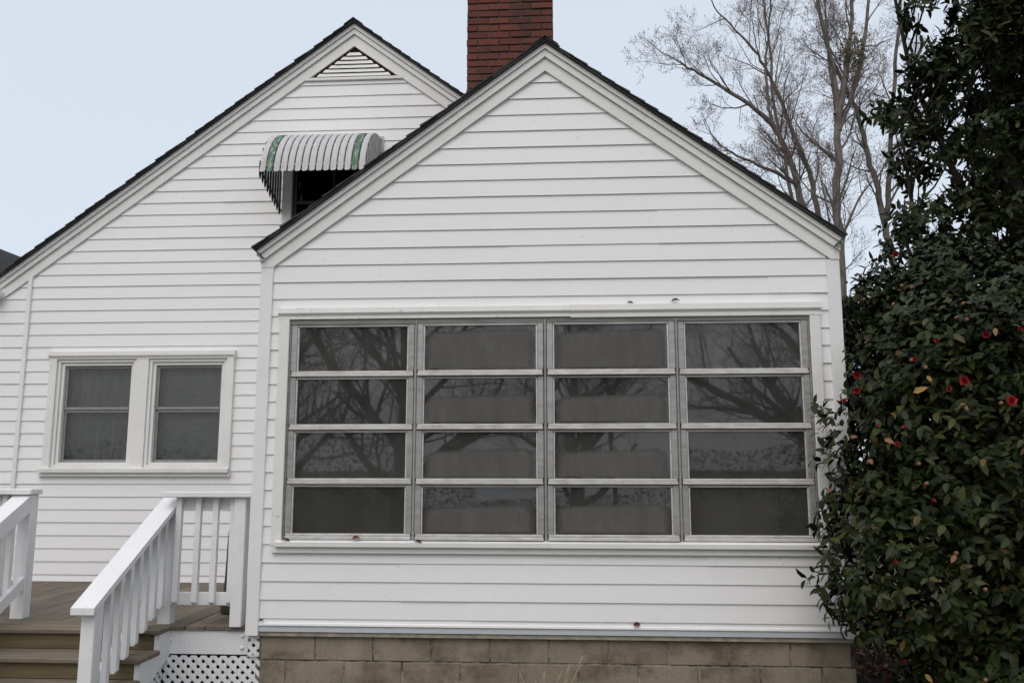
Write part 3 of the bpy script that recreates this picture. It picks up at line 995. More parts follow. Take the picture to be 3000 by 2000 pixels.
for si, (a, b_) in enumerate(((-2.9245, -2.0955), (-1.9645, -1.1555))):
    q = MB()   # stepped inner frame
    for (ins, y) in ((0.0, -.018), (.032, .002)):
        w = .031
        q.cbox(a + ins, a + ins + w, D + y, D + .08, 1.677 + ins * .8, 2.766 - ins, .002)
        q.cbox(b_ - ins - w, b_ - ins, D + y, D + .08, 1.677 + ins * .8, 2.766 - ins, .002)
        q.cbox(a + ins + w + .0006, b_ - ins - w - .0006, D + y, D + .08, 2.766 - ins - w, 2.766 - ins - .0006, .002)
        q.cbox(a + ins + w + .0006, b_ - ins - w - .0006, D + y, D + .08, 1.677 + ins * .8, 1.677 + ins * .8 + w * .8, .002)
    q.build('inner_frame', M['casing'], dwin)
    l, r_, bz, tz = a + .064, b_ - .064, 1.677 + .051, 2.766 - .064
    mid = 2.243
    for (z0, z1, y) in ((bz, mid + .012, .045), (mid + .0125, tz, .030)):
        q = MB()
        q.cbox(l, l + .028, D + y, D + y + .02, z0, z1, .002); q.cbox(r_ - .018, r_, D + y, D + y + .02, z0, z1, .002)
        q.cbox(l + .0285, r_ - .0185, D + y - (.006 if z1 < 2.4 else 0), D + y + .02, z1 - .026, z1 - .0005, .002)
        q.cbox(l + .0285, r_ - .0185, D + y - .004, D + y + .02, z0, z0 + .026, .002)
        q.build('sash_frame', M['sash_grey'], dwin)
        q = MB(); q.add([(l + .028, D + y + .01, z0 + .026), (r_ - .018, D + y + .01, z0 + .026), (r_ - .018, D + y + .01, z1 - .026), (l + .028, D + y + .01, z1 - .026)], [(0, 1, 2, 3)])
        q.build('pane', M['glass_small'], dwin)
    if si == 0:
        q = MB(); n = 40; vs = []
        for i in range(n + 1):
            x = a + (b_ - a) * i / n
            y = D + .15 + .016 * math.sin(i * 1.15) + .007 * math.sin(i * 2.7)
            vs += [(x, y, 1.60), (x, y, 2.85)]
        q.add(vs, [(2 * i, 2 * i + 2, 2 * i + 3, 2 * i + 1) for i in range(n)])
        q.build('curtain', M['curtain'], dwin, smooth=True)
    else:
        for k in range(42):
            z = 1.70 + k * .0255
            q = MB(); q.obox(((a + b_) / 2, D + .14, z), ((b_ - a) / 2, 0, 0), (0, .006, .0115), (0, .0006, -.0003))
            q.build('blind_slat', M['blind'], dwin)
        q = MB(); q.box(a, b_, D + .17, D + .175, 1.6, 2.85); q.build('blind_backing', M['curtain'], dwin)
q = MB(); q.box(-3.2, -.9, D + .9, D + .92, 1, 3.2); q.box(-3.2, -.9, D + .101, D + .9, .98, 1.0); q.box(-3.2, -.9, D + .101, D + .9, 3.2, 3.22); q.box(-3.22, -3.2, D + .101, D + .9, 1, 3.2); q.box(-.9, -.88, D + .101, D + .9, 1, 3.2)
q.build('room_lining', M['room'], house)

# ---- upper window with its metal awning
q = MB()
q.cbox(-0.655, -0.556, D - .045, D + .05, 3.40, 4.86, .004)
uwin = q.build('window', M['casing'], house)
q = MB(); q.cbox(.296, .39, D - .045, D + .05, 3.4, 4.86, .004); q.build('casing', M['casing'], uwin)
q = MB(); q.cbox(-.5555, .2955, D - .045, D + .05, 4.775, 4.86, .004); q.build('casing', M['casing'], uwin)
tag(uwin, 'upper window in deep shade under the awning')
q = MB()
for (a, b_) in ((-.555, -.515), (.255, .295)): q.cbox(a, b_, D - .010, D + .02, 3.41, 4.77, .002)
q.cbox(-.514, .254, D - .01, D + .02, 4.37, 4.40, .002); q.cbox(-.514, .254, D - .01, D + .02, 4.735, 4.77, .002)
q.build('sash_frame', M['sash_dark'], uwin)
q = MB(); q.cbox(-.145, -.115, D - .004, D + .02, 3.41, 4.369, .002); q.cbox(-.145, -.115, D - .004, D + .02, 4.401, 4.734, .002); q.build('glazing_bar', M['sash_dark'], uwin)
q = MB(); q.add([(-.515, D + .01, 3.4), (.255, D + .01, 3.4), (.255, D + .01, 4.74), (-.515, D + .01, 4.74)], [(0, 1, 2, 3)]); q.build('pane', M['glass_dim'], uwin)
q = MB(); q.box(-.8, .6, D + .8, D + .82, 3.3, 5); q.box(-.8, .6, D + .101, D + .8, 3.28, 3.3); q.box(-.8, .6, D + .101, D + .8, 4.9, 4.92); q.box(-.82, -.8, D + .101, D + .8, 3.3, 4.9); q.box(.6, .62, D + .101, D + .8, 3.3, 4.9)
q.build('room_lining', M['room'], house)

AWZ, AWH, AWP = 5.058, 0.615, 0.64     # top at the wall, drop, projection
AWX0, PW, NS = -0.680, 0.069, 15
def awp(a, off=0.0):                    # a 0..1 along the quarter curve
    t = a * math.pi / 2 * 0.93
    y = D - .012 - AWP * math.sin(t) * 0.985 - 0.02 * a
    z = AWZ - AWH * (1 - math.cos(t))
    nx = Vector((0, -math.sin(t) * .5 - .2 * (1 - a), math.cos(t)))
    nrm = Vector((0, -math.sin(t), math.cos(t)))
    return Vector((0, y, z)) + nrm * off
q = MB()
for xx in (AWX0 + .03, AWX0 + PW * NS - .03):
    q.tube([Vector((xx, 0, 0)) + awp(i / 8, -.012) for i in range(9)], .008, 5)
for a in (.33, .66, .95):
    q.tube([Vector((AWX0 + .01, 0, 0)) + awp(a, -.010), Vector((AWX0 + PW * NS - .01, 0, 0)) + awp(a, -.010)], .008, 5)
q.box(AWX0 + .02, AWX0 + PW * NS + .03, D - .024, D - .0175, AWZ - .012, AWZ + .016)
q.box(AWX0 + PW * NS + .012, AWX0 + PW * NS + .03, D - .024, D - .0175, AWZ - .40, AWZ - .0125)
awning = q.build('awning', M['awn_white'], house)
q = MB()                                     # under-slats close the gaps, coloured dark for the shade beneath
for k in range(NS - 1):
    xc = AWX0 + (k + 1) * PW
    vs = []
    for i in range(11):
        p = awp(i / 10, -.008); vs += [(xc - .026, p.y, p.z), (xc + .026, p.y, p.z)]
    q = MB(); q.add(vs, [(2 * i, 2 * i + 1, 2 * i + 3, 2 * i + 2) for i in range(10)]); q.build('under_slat', M['awn_shade'], awning)
for a in (.30, .55, .78, .93):               # pale cross straps seen through the gaps
    q = MB(); p = awp(a, -.004); q.obox((AWX0 + PW * NS / 2, p.y, p.z), (PW * NS / 2 - .01, 0, 0), (0, .004, -.004), (0, .001, .001)); q.build('strap', M['awn_white'], awning)
tag(awning, 'small curved metal awning of white slats with two green ones')
for k in range(NS):
    green = k in (1, NS - 2)
    x0 = AWX0 + k * PW
    cover = (k % 2 == 0)
    n = 12
    prof = [(.005, -.004), (.008, .004), (.017, .006), (PW - .017, .006), (PW - .008, .004), (PW - .005, -.004)]
    vs = []
    for i in range(n + 1):
        a = i / n
        for (px, ph) in prof:
            end = 0.0
            p = awp(min(a, 1), ph)
            if i == n:   # rounded tongue at the bottom
                u = (px - PW / 2 + .002) / (PW / 2)
                p = p + Vector((0, -.004, -.030 * max(0, 1 - abs(u) ** 2.5) - .004))
            vs.append((x0 + px, p.y, p.z))
    m_ = len(prof)
    fs = [(i * m_ + j, i * m_ + j + 1, (i + 1) * m_ + j + 1, (i + 1) * m_ + j) for i in range(n) for j in range(m_ - 1)]
    q = MB(); q.add(vs, fs)
    q.build('slat', M['awn_green'] if green else M['awn_white'], awning, fix=True)
for side, xx in ((0, AWX0 + .004), (1, AWX0 + PW * NS - .004)):     # hanging side slats; left ones coloured dark as the shaded inner side
    ns = 9
    for k in range(ns):
        t0 = k / ns
        y0 = D - .012 - (AWP + .01) * (1 - t0)
        y1 = y0 + AWP / ns * .72
        # find curve height at this projection
        best = min(range(101), key=lambda i: abs(awp(i / 100).y - (y0 + y1) / 2))
        zt = awp(best / 100).z - .01
        zb = 4.44 - (4.44 - 4.235) * ((k + .7) / ns) ** 1.0
        if side: zb = max(zb, 4.2)
        q = MB()
        q.prism([(y0, zt), (y1, zt), (y1, zb + .035), ((y0 + y1) / 2, zb), (y0, zb + .035)], 'x', xx - .003, xx + .003)
        q.build('side_slat', M['awn_shade'] if side == 0 else M['awn_white'], awning)
    q = MB(); q.obox((xx + (.006 if side == 0 else -.006), D - .33, 4.40), (.003, 0, 0), (0, .33, -.11), (0, .004, .008)); q.build('side_bar', M['awn_shade'], awning)

# downspout shoe at the right side wall
q = MB()
q.tube([(4.28, 1.0, 3.1), (4.28, 1.0, .72)], .035, 8)
q.tube([(4.28, 1.0, .72), (4.285, 1.0, .50), (4.33, 1.0, .40), (4.54, .99, .36)], .036, 8)
q.build('downspout', M['white_metal'], house)

# ================================================================== DECK
DZ = 0.567
deck = thing('deck', (-1.0, 1.0, 0), 'weathered wooden deck with steps, white railings and white lattice skirt', 'deck')
q = MB()
q.box(-3.6, -.03, .11, .15, .36, .535); q.box(-3.6, -.03, 2.1, 2.14, .36, .535)
for x in (-3.4, -2.4, -1.4, -.4): q.box(x, x + .04, .151, 2.099, .38, .535)
for x in (-2.4, -1.1, -.25): q.box(x, x + .09, .2, .29, 0, .379)
q.build('frame', M['stair'], deck)
rng = random.Random(12)
x = -3.62
while x < -.05:
    x1 = min(x + .138, -.014)
    y0 = .060 + rng.uniform(-.008, .006) if x > -.61 else .200 + rng.uniform(-.002, .002)
    y1 = D - .02
    # boards butt at random joints
    j = rng.uniform(.7, 1.7)
    for (a, b_) in ((y0, j - .0015), (j + .0015, y1)):
        mb = MB(); dz = rng.uniform(-.0015, .0015); mb.cbox(x, x1, a, b_, DZ - .03 + dz, DZ + dz, .003)
        mb.build('deck_board', M['deck'], deck)
    x += .1435
for (a, b_) in ((-.118, .036), (.041, .197)):
    mb = MB(); mb.cbox(-1.98, -.563, a, b_, DZ - .032, DZ + .001, .006); mb.build('nosing_board', M['stair'], deck)
q = MB(); q.cbox(-.603, -.008, .078, .109, .372, .536, .003); fascia = q.build('fascia_board', M['white_paint'], deck)
for (x, z) in ((-.575, .468), (-.052, .500), (-.052, .418)):
    q = MB(); q.tube([(x, .078, z), (x, .073, z), (x, .067, z)], [.016, .0145, .006], 10); q.build('bolt', M['white_paint'], fascia, smooth=True)
# stairs
RISE, RUN = 0.1355, 0.26
stair = MB()
def st_poly(xs):
    poly = []
    z, y = DZ - .034, -.085
    pts = [(.10, DZ - .034), (y, DZ - .034)]
    for k in range(1, 4):
        zz = DZ - .034 - k * RISE
        pts += [(y, zz), (y - RUN, zz)]
        y -= RUN
    pts += [(y, 0.0), (y + .12, 0.0)]
    pts += [(.10, .37)]
    return pts
stair.prism(st_poly(0), 'x', -.612, -.574)
stairs = stair.build('stairs', M['white_paint'], deck)
q = MB(); q.prism(st_poly(0), 'x', -1.95, -1.912); q.build('stringer', M['white_paint'], stairs)
for k in range(1, 4):
    zt = DZ - k * RISE
    yb = -.085 - (k - 1) * RUN
    for (a, b_) in ((yb - RUN - .034, yb - RUN + .104), (yb - RUN + .109, yb - .002)):
        mb = MB(); mb.cbox(-1.985, -.563, a, b_, zt - .033, zt, .006); mb.build('tread', M['stair'], stairs)
for k in range(4):
    zt = DZ - k * RISE - .034
    yb = -.085 - k * RUN
    mb = MB(); mb.cbox(-1.911, -.613, yb + .001, yb + .022, max(zt - RISE + .034, .0), zt - .001, .002); mb.build('riser', M['riser'], stairs)

# lattice
def lattice(parent, o, ux, uz, w, h, clip=None):
    """diagonal strips on the plane o + a*ux + b*uz, clipped to w x h (and optional line)"""
    o, ux, uz = Vector(o), Vector(ux), Vector(uz)
    nrm = ux.cross(uz).normalized()
    fr = MB()
    sw = .0275
    pitch = 0.0713
    for dirn in (1, -1):
        c = -h - pitch if dirn == 1 else 0
        lim = w + h + pitch
        v = c
        while v < lim:
            # line a = v + dirn*b (shifted so both families cross the panel)
            hw = sw * math.sqrt(2) / 2
            poly = []
            def pt(a, b): return (a, b)
            quad = [(v - hw, 0), (v + hw, 0), (v + hw + dirn * h, h), (v - hw + dirn * h, h)]
            def clip_half(pl, f):
                out = []
                for i in range(len(pl)):
                    A, B = pl[i], pl[(i + 1) % len(pl)]
                    fa, fb = f(A), f(B)
                    if fa >= 0: out.append(A)
                    if fa * fb < 0:
                        t = fa / (fa - fb); out.append((A[0] + t * (B[0] - A[0]), A[1] + t * (B[1] - A[1])))
                return out
            pl = clip_half(quad, lambda p: p[0]); pl = clip_half(pl, lambda p: w - p[0]) if pl else pl
            if pl and clip: pl = clip_half(pl, clip)
            if len(pl) > 2:
                k0 = 0.0 if dirn == 1 else .0065
                vs = [o + ux * a + uz * b + nrm * k0 for (a, b) in pl] + [o + ux * a + uz * b + nrm * (k0 + .006) for (a, b) in pl]
                n = len(pl)
                mb = MB(); mb.add(vs, [tuple(range(n)), tuple(range(2 * n - 1, n - 1, -1))] + [(i, i + n, (i + 1) % n + n, (i + 1) % n) for i in range(n)])
                mb.build('lattice_strip', M['white_paint'], parent)
            v += pitch
q = MB(); q.box(-.60, .0, .044, .060, 0.0, .0115)
lat = q.build('lattice_panel', M['white_paint'], deck)
lattice(lat, (-.60, .057, .012), (1, 0, 0), (0, 0, 1), .690, .356)
q = MB(); q.box(.006, .0905, .026, .036, .372, .380); lat2 = q.build('lattice_panel', M['white_paint'], deck)
lattice(lat2, (.010, .034, .3805), (1, 0, 0), (0, 0, 1), .080, .137)
q = MB(); q.box(.0, .0915, .060, .066, .0, .517); q.build('underdeck_shade', M['dark'], deck)  # dark sheet painted for the shade behind the narrow lattice
q = MB(); q.box(-.600, -.592, -.80, .12, .0, .010); lat3 = q.build('lattice_panel', M['white_paint'], deck)
lattice(lat3, (-.600, .040, .011), (0, -1, 0), (0, 0, 1), .95, .36, clip=lambda p: (.375 - .52 * p[0]) - p[1])
q = MB(); q.box(-3.5, .1, .55, .56, 0, .36); q.build('underdeck_shade', M['dark'], deck)  # added dark sheet, in place of shade under the deck

# railings
SLP = 0.55
def rail_right():
    q = MB()
    q.cbox(-.700, -.613, -.868, -.782, 0.0, .83, .005)
    rr = q.build('railing', M['white_paint'], deck)
    tag(rr, 'white stair railing on the right with sloping cap')
    zc = lambda y: 1.462 - SLP * (.205 - y)
    q = MB(); ya, yb = -.925, .19
    q.add([(-.738, ya, zc(ya) - .04), (-.592, ya, zc(ya) - .04), (-.592, ya, zc(ya)), (-.738, ya, zc(ya)), (-.738, yb, zc(yb) - .04), (-.592, yb, zc(yb) - .04), (-.592, yb, zc(yb)), (-.738, yb, zc(yb))],
          [(0, 1, 2, 3), (7, 6, 5, 4), (0, 4, 5, 1), (1, 5, 6, 2), (2, 6, 7, 3), (3, 7, 4, 0)])
    q.build('cap_rail', M['white_paint'], rr)
    for (d0, d1, nm) in ((.041, .13, 'upper_rail'), (.60, .69, 'lower_rail')):
        q = MB(); q.prism([(-.780, zc(-.78) - d0), (.12, zc(.12) - d0), (.12, zc(.12) - d1), (-.780, zc(-.78) - d1)], 'x', -.735, -.697); q.build(nm, M['white_paint'], rr)
    q = MB(); q.cbox(-.690, -.600, .10, .19, DZ - .001, 1.40, .004); q.build('post', M['white_paint'], rr)
    for k in range(8):
        y = .045 - k * .116
        zb = .692 + .53 * (y - .055)
        q = MB(); zt0, zt1 = zc(y - .019) - .041, zc(y + .019) - .041
        q.prism([(y - .019, zt0), (y + .019, zt1), (y + .019, zb), (y - .006, zb), (y - .019, zb + .014)], 'x', -.6965, -.659) if False else None
        x0, x1 = -.665, -.627
        vs = [(x0, y - .019, zb), (x1 - .013, y - .019, zb), (x1, y - .019, zb + .016), (x1, y - .019, zt0), (x0, y - .019, zt0),
              (x0, y + .019, zb), (x1 - .013, y + .019, zb), (x1, y + .019, zb + .016), (x1, y + .019, zt1), (x0, y + .019, zt1)]
        q.add(vs, [(0, 1, 2, 3, 4), (9, 8, 7, 6, 5)] + [(i, i + 5, (i + 1) % 5 + 5, (i + 1) % 5) for i in range(5)])
        q.build('baluster', M['white_paint'], rr)
    # level part to the house corner
    q = MB(); q.cbox(-.668, -.006, -.004, .146, 1.463, 1.501, .004); q.build('cap_rail', M['white_paint'], rr)
    for (z0, z1, nm) in ((1.374, 1.462, 'upper_rail'), (.703, .792, 'lower_rail')):
        q = MB(); q.cbox(-.599, -.125, .094, .130, z0, z1, .003); q.build(nm, M['white_paint'], rr)
    for xc in (-.555, -.425 + .012, -.295 + .01, -.165 + .008):
        q = MB(); zb = .700
        q.prism([(.055, 1.4625), (.0935, 1.4625), (.0935, zb), (.085, zb), (.055, zb + .03)], 'x', xc - .019, xc + .019); q.build('baluster', M['white_paint'], rr)
    q = MB(); q.cbox(-.136, -.052, .030, .118, DZ - .001, 1.4625, .004); q.build('post', M['white_paint'], rr)
rail_right()
def rail_left():
    q = MB(); q.cbox(-1.886, -1.785, .245, .335, DZ - .001, 1.473, .005)
    rr = q.build('railing', M['white_paint'], deck)
    tag(rr, 'white stair railing on the left, partly out of view')
    zc = lambda y: 1.470 - SLP * (.244 - y)
    q = MB(); ya, yb = -1.0, .244
    q.add([(-1.925, ya, zc(ya) - .04), (-1.786, ya, zc(ya) - .04), (-1.786, ya, zc(ya)), (-1.925, ya, zc(ya)), (-1.925, yb, zc(yb) - .04), (-1.786, yb, zc(yb) - .04), (-1.786, yb, zc(yb)), (-1.925, yb, zc(yb))],
          [(0, 1, 2, 3), (7, 6, 5, 4), (0, 4, 5, 1), (1, 5, 6, 2), (2, 6, 7, 3), (3, 7, 4, 0)])
    q.build('cap_rail', M['white_paint'], rr)
    for (d0, d1, nm) in ((.0405, .13, 'upper_rail'), (.60, .69, 'lower_rail')):
        q = MB(); q.prism([(-.90, zc(-.90) - d0), (.243, zc(.243) - d0), (.243, zc(.243) - d1), (-.90, zc(-.90) - d1)], 'x', -1.827, -1.789); q.build(nm, M['white_paint'], rr)
    for k in range(9):
        y = .13 - k * .116
        zb = zc(y) - .72
        q = MB(); q.prism([(y - .019, zc(y - .019) - .041), (y + .019, zc(y + .019) - .041), (y + .019, zb), (y - .019, zb)], 'x', -1.866, -1.828); q.build('baluster', M['white_paint'], rr)
    q = MB(); q.cbox(-1.885, -1.80, -1.0, -.912, 0, .80, .004); q.build('post', M['white_paint'], rr)
    q = MB(); q.cbox(-3.70, -1.768, .205, .350, 1.4735, 1.513, .004); q.build('cap_rail', M['white_paint'], rr)
    for (z0, z1, nm) in ((1.384, 1.473, 'upper_rail'), (.703, .792, 'lower_rail')):
        q = MB(); q.cbox(-3.6, -1.887, .29, .328, z0, z1, .003); q.build(nm, M['white_paint'], rr)
    for k in range(12):
        xc = -2.0 - k * .13
        q = MB(); q.cbox(xc - .019, xc + .019, .251, .2895, .70, 1.473, .003); q.build('baluster', M['white_paint'], rr)
rail_left()

# dark tapering bundle behind the railing post
par = thing('furled_parasol', (-.335, .62, DZ), 'dark green furled parasol standing on the deck behind the right railing post', 'parasol')
prof = [(.0, .094), (.012, .102), (.06, .100), (.13, .086), (.25, .077), (.37, .072), (.5, .069), (.6, .064), (.72, .045), (.82, .014)]
q = MB(); vs = []; sd = 14
for (h, r) in prof:
    for k in range(sd):
        a = 2 * math.pi * k / sd; rr_ = r * (1 + .03 * math.sin(5 * a + h * 3))
        vs.append((-.335 + rr_ * math.cos(a), .62 + rr_ * math.sin(a), DZ + h))
q.add(vs, [(i * sd + k, i * sd + (k + 1) % sd, (i + 1) * sd + (k + 1) % sd, (i + 1) * sd + k) for i in range(len(prof) - 1) for k in range(sd)] + [tuple(range(sd - 1, -1, -1)), tuple((len(prof) - 1) * sd + k for k in range(sd))])
q.build('cover', M['cover'], par, smooth=True)
q = MB(); q.tube([(-.335, .62, DZ + .77), (-.335, .62, DZ + .86)], .007, 8); q.build('tip', M['cover'], par)

# ================================================================== LEAVES AND SMALL THINGS
def leaf_geo(L, Wd, fold=.12, droop=.15):
    v = [(0, 0, 0), (.5 * L, 0, -.02 * L), (L, 0, -droop * L), (.30 * L, .5 * Wd, fold * Wd), (.68 * L, .40 * Wd, fold * Wd - .05 * L),
         (.30 * L, -.5 * Wd, fold * Wd), (.68 * L, -.40 * Wd, fold * Wd - .05 * L)]
    f = [(0, 1, 3), (1, 4, 3), (1, 2, 4), (0, 5, 1), (1, 5, 6), (1, 6, 2)]
    return v, f

def frame_from(d, up_hint, roll=0.0):
    x = d.normalized()
    z = up_hint - x * up_hint.dot(x)
    if z.length < 1e-4: z = x.orthogonal()
    z.normalize()
    y = z.cross(x)
    m = Matrix((x, y, z)).transposed()
    return m @ Matrix.Rotation(roll, 3, 'X')

def curled_leaf(name, loc, size, rot, mat, label, group=None, stem=False):
    q = MB(); v, f = leaf_geo(size, size * .6, .25, .3)
    e = Euler(rot).to_matrix()
    q.add([Vector(loc) + e @ Vector(p) for p in v] + [Vector(loc) + e @ Vector(p) + e @ Vector((0, 0, -.0012)) for p in v],
          f + [tuple(reversed([i + 7 for i in t])) for t in f])
    if stem: q.tube([Vector(loc) + Vector((.012, 0, 0)), Vector(loc) + Vector((.010, .002, -.03))], .0008, 4)
    o = q.build(name, mat, smooth=True)
    tag(o, label, 'leaf', group)
curled_leaf('fallen_leaf', (2.685, -.030, 2.838), .045, (.3, -.25, .2), M['dry_leaf'], 'dark red curled leaf on the window head trim, above the third pane column, left one')
curled_leaf('fallen_leaf', (2.995, -.030, 2.842), .060, (.5, -.35, -.3), M['dry_leaf'], 'larger dark red leaf on the window head trim, the right of two there')
curled_leaf('fallen_leaf', (.745, -.058, 1.182), .055, (.6, -.35, .1), M['dry_leaf'], 'dark red curled leaf lying on the sill under the first column of panes')
curled_leaf('fallen_leaf', (.245, -.05, 1.176), .06, (.1, .0, .1), M['dry_leaf'], 'flat red-brown leaf at the left end of the long sill')
curled_leaf('fallen_leaf', (1.18, -.060, 1.172), .06, (.0, .0, -.1), M['dry_leaf'], 'flat dark leaf scrap on the sill under the second column of panes')
curled_leaf('fallen_leaf', (2.680, -.028, .622), .052, (1.1, -.15, .1), M['dry_leaf'], 'dark red leaf hanging by its stalk on the siding near the blocks', stem=True)
curled_leaf('fallen_leaf', (.098, -.026, .625), .03, (1.0, -.2, .1), M['dry_leaf'], 'small brown leaf caught at the foot of the left corner post')

# dry grass stems in front of the blocks
gr = MB(); rng = random.Random(6)
for (x, y, z, dx, dz) in ((2.18, -.35, .42, .13, 0), (2.15, -.33, .38, .09, 0), (1.95, -.38, .40, -.05, 0), (2.02, -.36, .33, .02, 0), (2.07, -.33, .37, .03, 0), (2.24, -.36, .47, .17, 0), (2.10, -.4, .30, -.1, 0), (2.2, -.4, .34, .05, 0), (2.0, -.3, .3, -.12, 0)):
    b0 = Vector((2.09 + rng.uniform(-.05, .05), -.36 + rng.uniform(-.03, .03), 0))
    tp = Vector((x + dx * .5, y, z))
    mid_ = (b0 + tp) / 2 + Vector((rng.uniform(-.02, .02), 0, .03))
    gr.tube([b0, mid_, tp, tp + Vector((dx * .1, 0, .012))], [.006, .005, .003, .001], 4)
    if rng.random() < .6: gr.tube([tp - (tp - b0) * .06, tp + (tp - b0) * .04], [.008, .002], 5)
tag(gr.build('dry_grass_tuft', M['straw']), 'tuft of dry straw-coloured grass stems in front of the concrete blocks', 'grass')

# leaf litter under the shrub
li = MB(); rng = random.Random(14)
for k in range(2600):
    x, y = rng.uniform(4.2, 7.5), rng.uniform(-1.2, 4.5)
    v, f = leaf_geo(rng.uniform(.05, .10), rng.uniform(.025, .045), .3, .2)
    mt = Euler((rng.uniform(-.5, .5), rng.uniform(-.5, .4), rng.uniform(0, 6.3))).to_matrix()
    li.add([Vector((x, y, .025 + rng.uniform(0, .02))) + mt @ Vector(p) for p in v], f)
tag(li.build('leaf_litter', M['litter'], fix=False), 'brown and red fallen leaves covering the ground under the shrub', 'leaf litter', kind='stuff')

q = MB(); n = 40
pts = []
for i in range(n):
    a = 2 * math.pi * i / n
    r_ = 1 + .12 * math.sin(3 * a) + .08 * math.sin(7 * a + 1)
    pts.append((6.1 + 2.6 * r_ * math.cos(a), .9 + 3.0 * r_ * math.sin(a), .005))
q.add(pts, [tuple(range(n))])
tag(q.build('planting_bed', M['dark']), kind='structure')
# ================================================================== CAMELLIA SHRUB
bush = thing('camellia_shrub', (5.5, -.2, 0), 'dense dark green camellia shrub with red flowers beside the sunroom corner', 'shrub')
rng = random.Random(2024)
ELL = [((5.45, -.40, 1.55), (1.50, .85, 1.30)), ((5.70, .10, 2.35), (1.38, .80, .98)), ((4.70, -.38, 2.00), (.64, .55, .85)), ((4.54, -.48, 1.15), (.80, .55, .72)),
       ((6.3, .3, 1.6), (1.4, 1.0, 1.6)), ((4.85, .55, 2.45), (.56, .60, .72)), ((5.2, 1.0, 2.3), (.8, .7, .9)),
       ((4.95, -.55, .42), (.68, .55, .42)), ((5.3, .4, 2.95), (.45, .4, .42)), ((4.62, .5, 2.85), (.30, .35, .35)), ((4.60, -.55, .14), (.46, .36, .24))]
def inside_house(p, m=0.02):
    return p.x < W + m and p.y > -.045 - m
def depth_in(p, skip=-1):
    best = -1
    for i, (c, r) in enumerate(ELL):
        if i == skip: continue
        d = 1 - math.sqrt(sum(((p[k] - c[k]) / r[k]) ** 2 for k in range(3)))
        best = max(best, d)
    return best
tips = []
NT = 8600
tries = 0
while len(tips) < NT and tries < 120000:
    tries += 1
    i = rng.choices(range(len(ELL)), weights=[r[0] * r[1] + r[1] * r[2] + r[0] * r[2] for c, r in ELL])[0]
    c, r = ELL[i]
    d = Vector((rng.gauss(0, 1), rng.gauss(0, 1), rng.gauss(0, 1))).normalized()
    if d.y > .55 and rng.random() < .6: continue
    s = 1 - abs(rng.gauss(0, .20)) +   .22 * mnoise.noise(d * 3.1 + Vector((i * 7, 0, 0)))
    p = Vector((c[k] + r[k] * d[k] * s for k in range(3)))
    if p.z < .05 or inside_house(p): continue
    if depth_in(p, i) > .42: continue
    nrm = Vector((d[k] / r[k] for k in range(3))).normalized()
    tips.append((p, nrm))
# stray sprigs reaching across the window casing
for (x, y, z) in ((3.84, -.42, 2.08), (3.90, -.40, 2.02), (3.95, -.42, 1.86), (3.88, -.45, 1.80), (3.92, -.45, 1.52), (3.86, -.44, 1.47), (3.99, -.40, 1.60), (3.95, -.42, 1.33), (3.83, -.46, 1.12), (3.87, -.44, 1.03), (3.98, -.4, 1.2), (4.0, -.42, .95), (4.02, -.4, .85), (4.08, -.4, 2.3), (4.05, -.38, 2.18), (4.12, -.36, 2.42)):
    tips.append((Vector((x, y, z)), Vector((-.8, -.4, .15))))
leaves = []
for (p, nrm) in tips:
    tw = (nrm + Vector((rng.uniform(-.6, .6), rng.uniform(-.6, .6), rng.uniform(-.1, .7)))).normalized()
    for j in range(rng.randint(5, 7)):
        a = j * 2.4 + rng.uniform(-.4, .4)
        o1 = tw.orthogonal().normalized(); o2 = tw.cross(o1)
        side = o1 * math.cos(a) + o2 * math.sin(a)
        d = (side * rng.uniform(.6, 1.1) + tw * rng.uniform(.1, .9) + Vector((0, 0, -.28))).normalized()
        base = p - tw * (.018 * j) + side * .004
        q_ = base + d * .05
        if inside_house(q_, .03): continue
        L = rng.uniform(.048, .096)
        up = (nrm + Vector((0, 0, .9)) + Vector((rng.uniform(-.5, .5), rng.uniform(-.5, .5), rng.uniform(-.3, .3))))
        leaves.append((base, frame_from(d, up, rng.uniform(-.4, .4)), L, L * rng.uniform(.42, .52)))
# the 300 that show largest are parts of their own
fwd = cam.rotation_euler.to_matrix() @ Vector((0, 0, -1))
rgt = cam.rotation_euler.to_matrix() @ Vector((1, 0, 0)); upv = cam.rotation_euler.to_matrix() @ Vector((0, 1, 0))
def score(l):
    base, fm, L, Wd = l
    v = base + fm @ Vector((L * .5, 0, 0)) - CAM
    zc = v.dot(fwd)
    x, y = v.dot(rgt) / zc * 2476 / 1500, v.dot(upv) / zc * 2476 / 1000
    if abs(x) > .985 or abs(y) > .985: return 0
    facing = abs((fm @ Vector((0, 0, 1))).dot(v.normalized()))
    dd = depth_in(base)
    vis = 1.0 if dd < .10 else .25
    # prefer what no other leaf mass stands in front of
    front = depth_in(base - v.normalized() * .25)
    if front > .02: vis *= .3
    return L * Wd * facing / zc ** 2 * vis
order = sorted(range(len(leaves)), key=lambda i: -score(leaves[i]))
big = set(order[:296])
lv, lf = leaf_geo(1, .47)
t = MB(); t.add(lv, lf)
leaf_me = t.mesh('leaf', M['camellia'], True, fix=False)
fol = MB()
for i, (base, fm, L, Wd) in enumerate(leaves):
    if i in big:
        mw_ = Matrix.Translation(base) @ (fm @ Matrix.Diagonal((L, Wd / .47, L))).to_4x4()
        inst('leaf', leaf_me, bush, mw_)
    else:
        v, f = leaf_geo(L, Wd)
        fol.add([base + fm @ Vector(p) for p in v], f)
tag(fol.build('foliage', M['camellia'], bush, smooth=True, fix=False), kind='stuff')
st = MB()
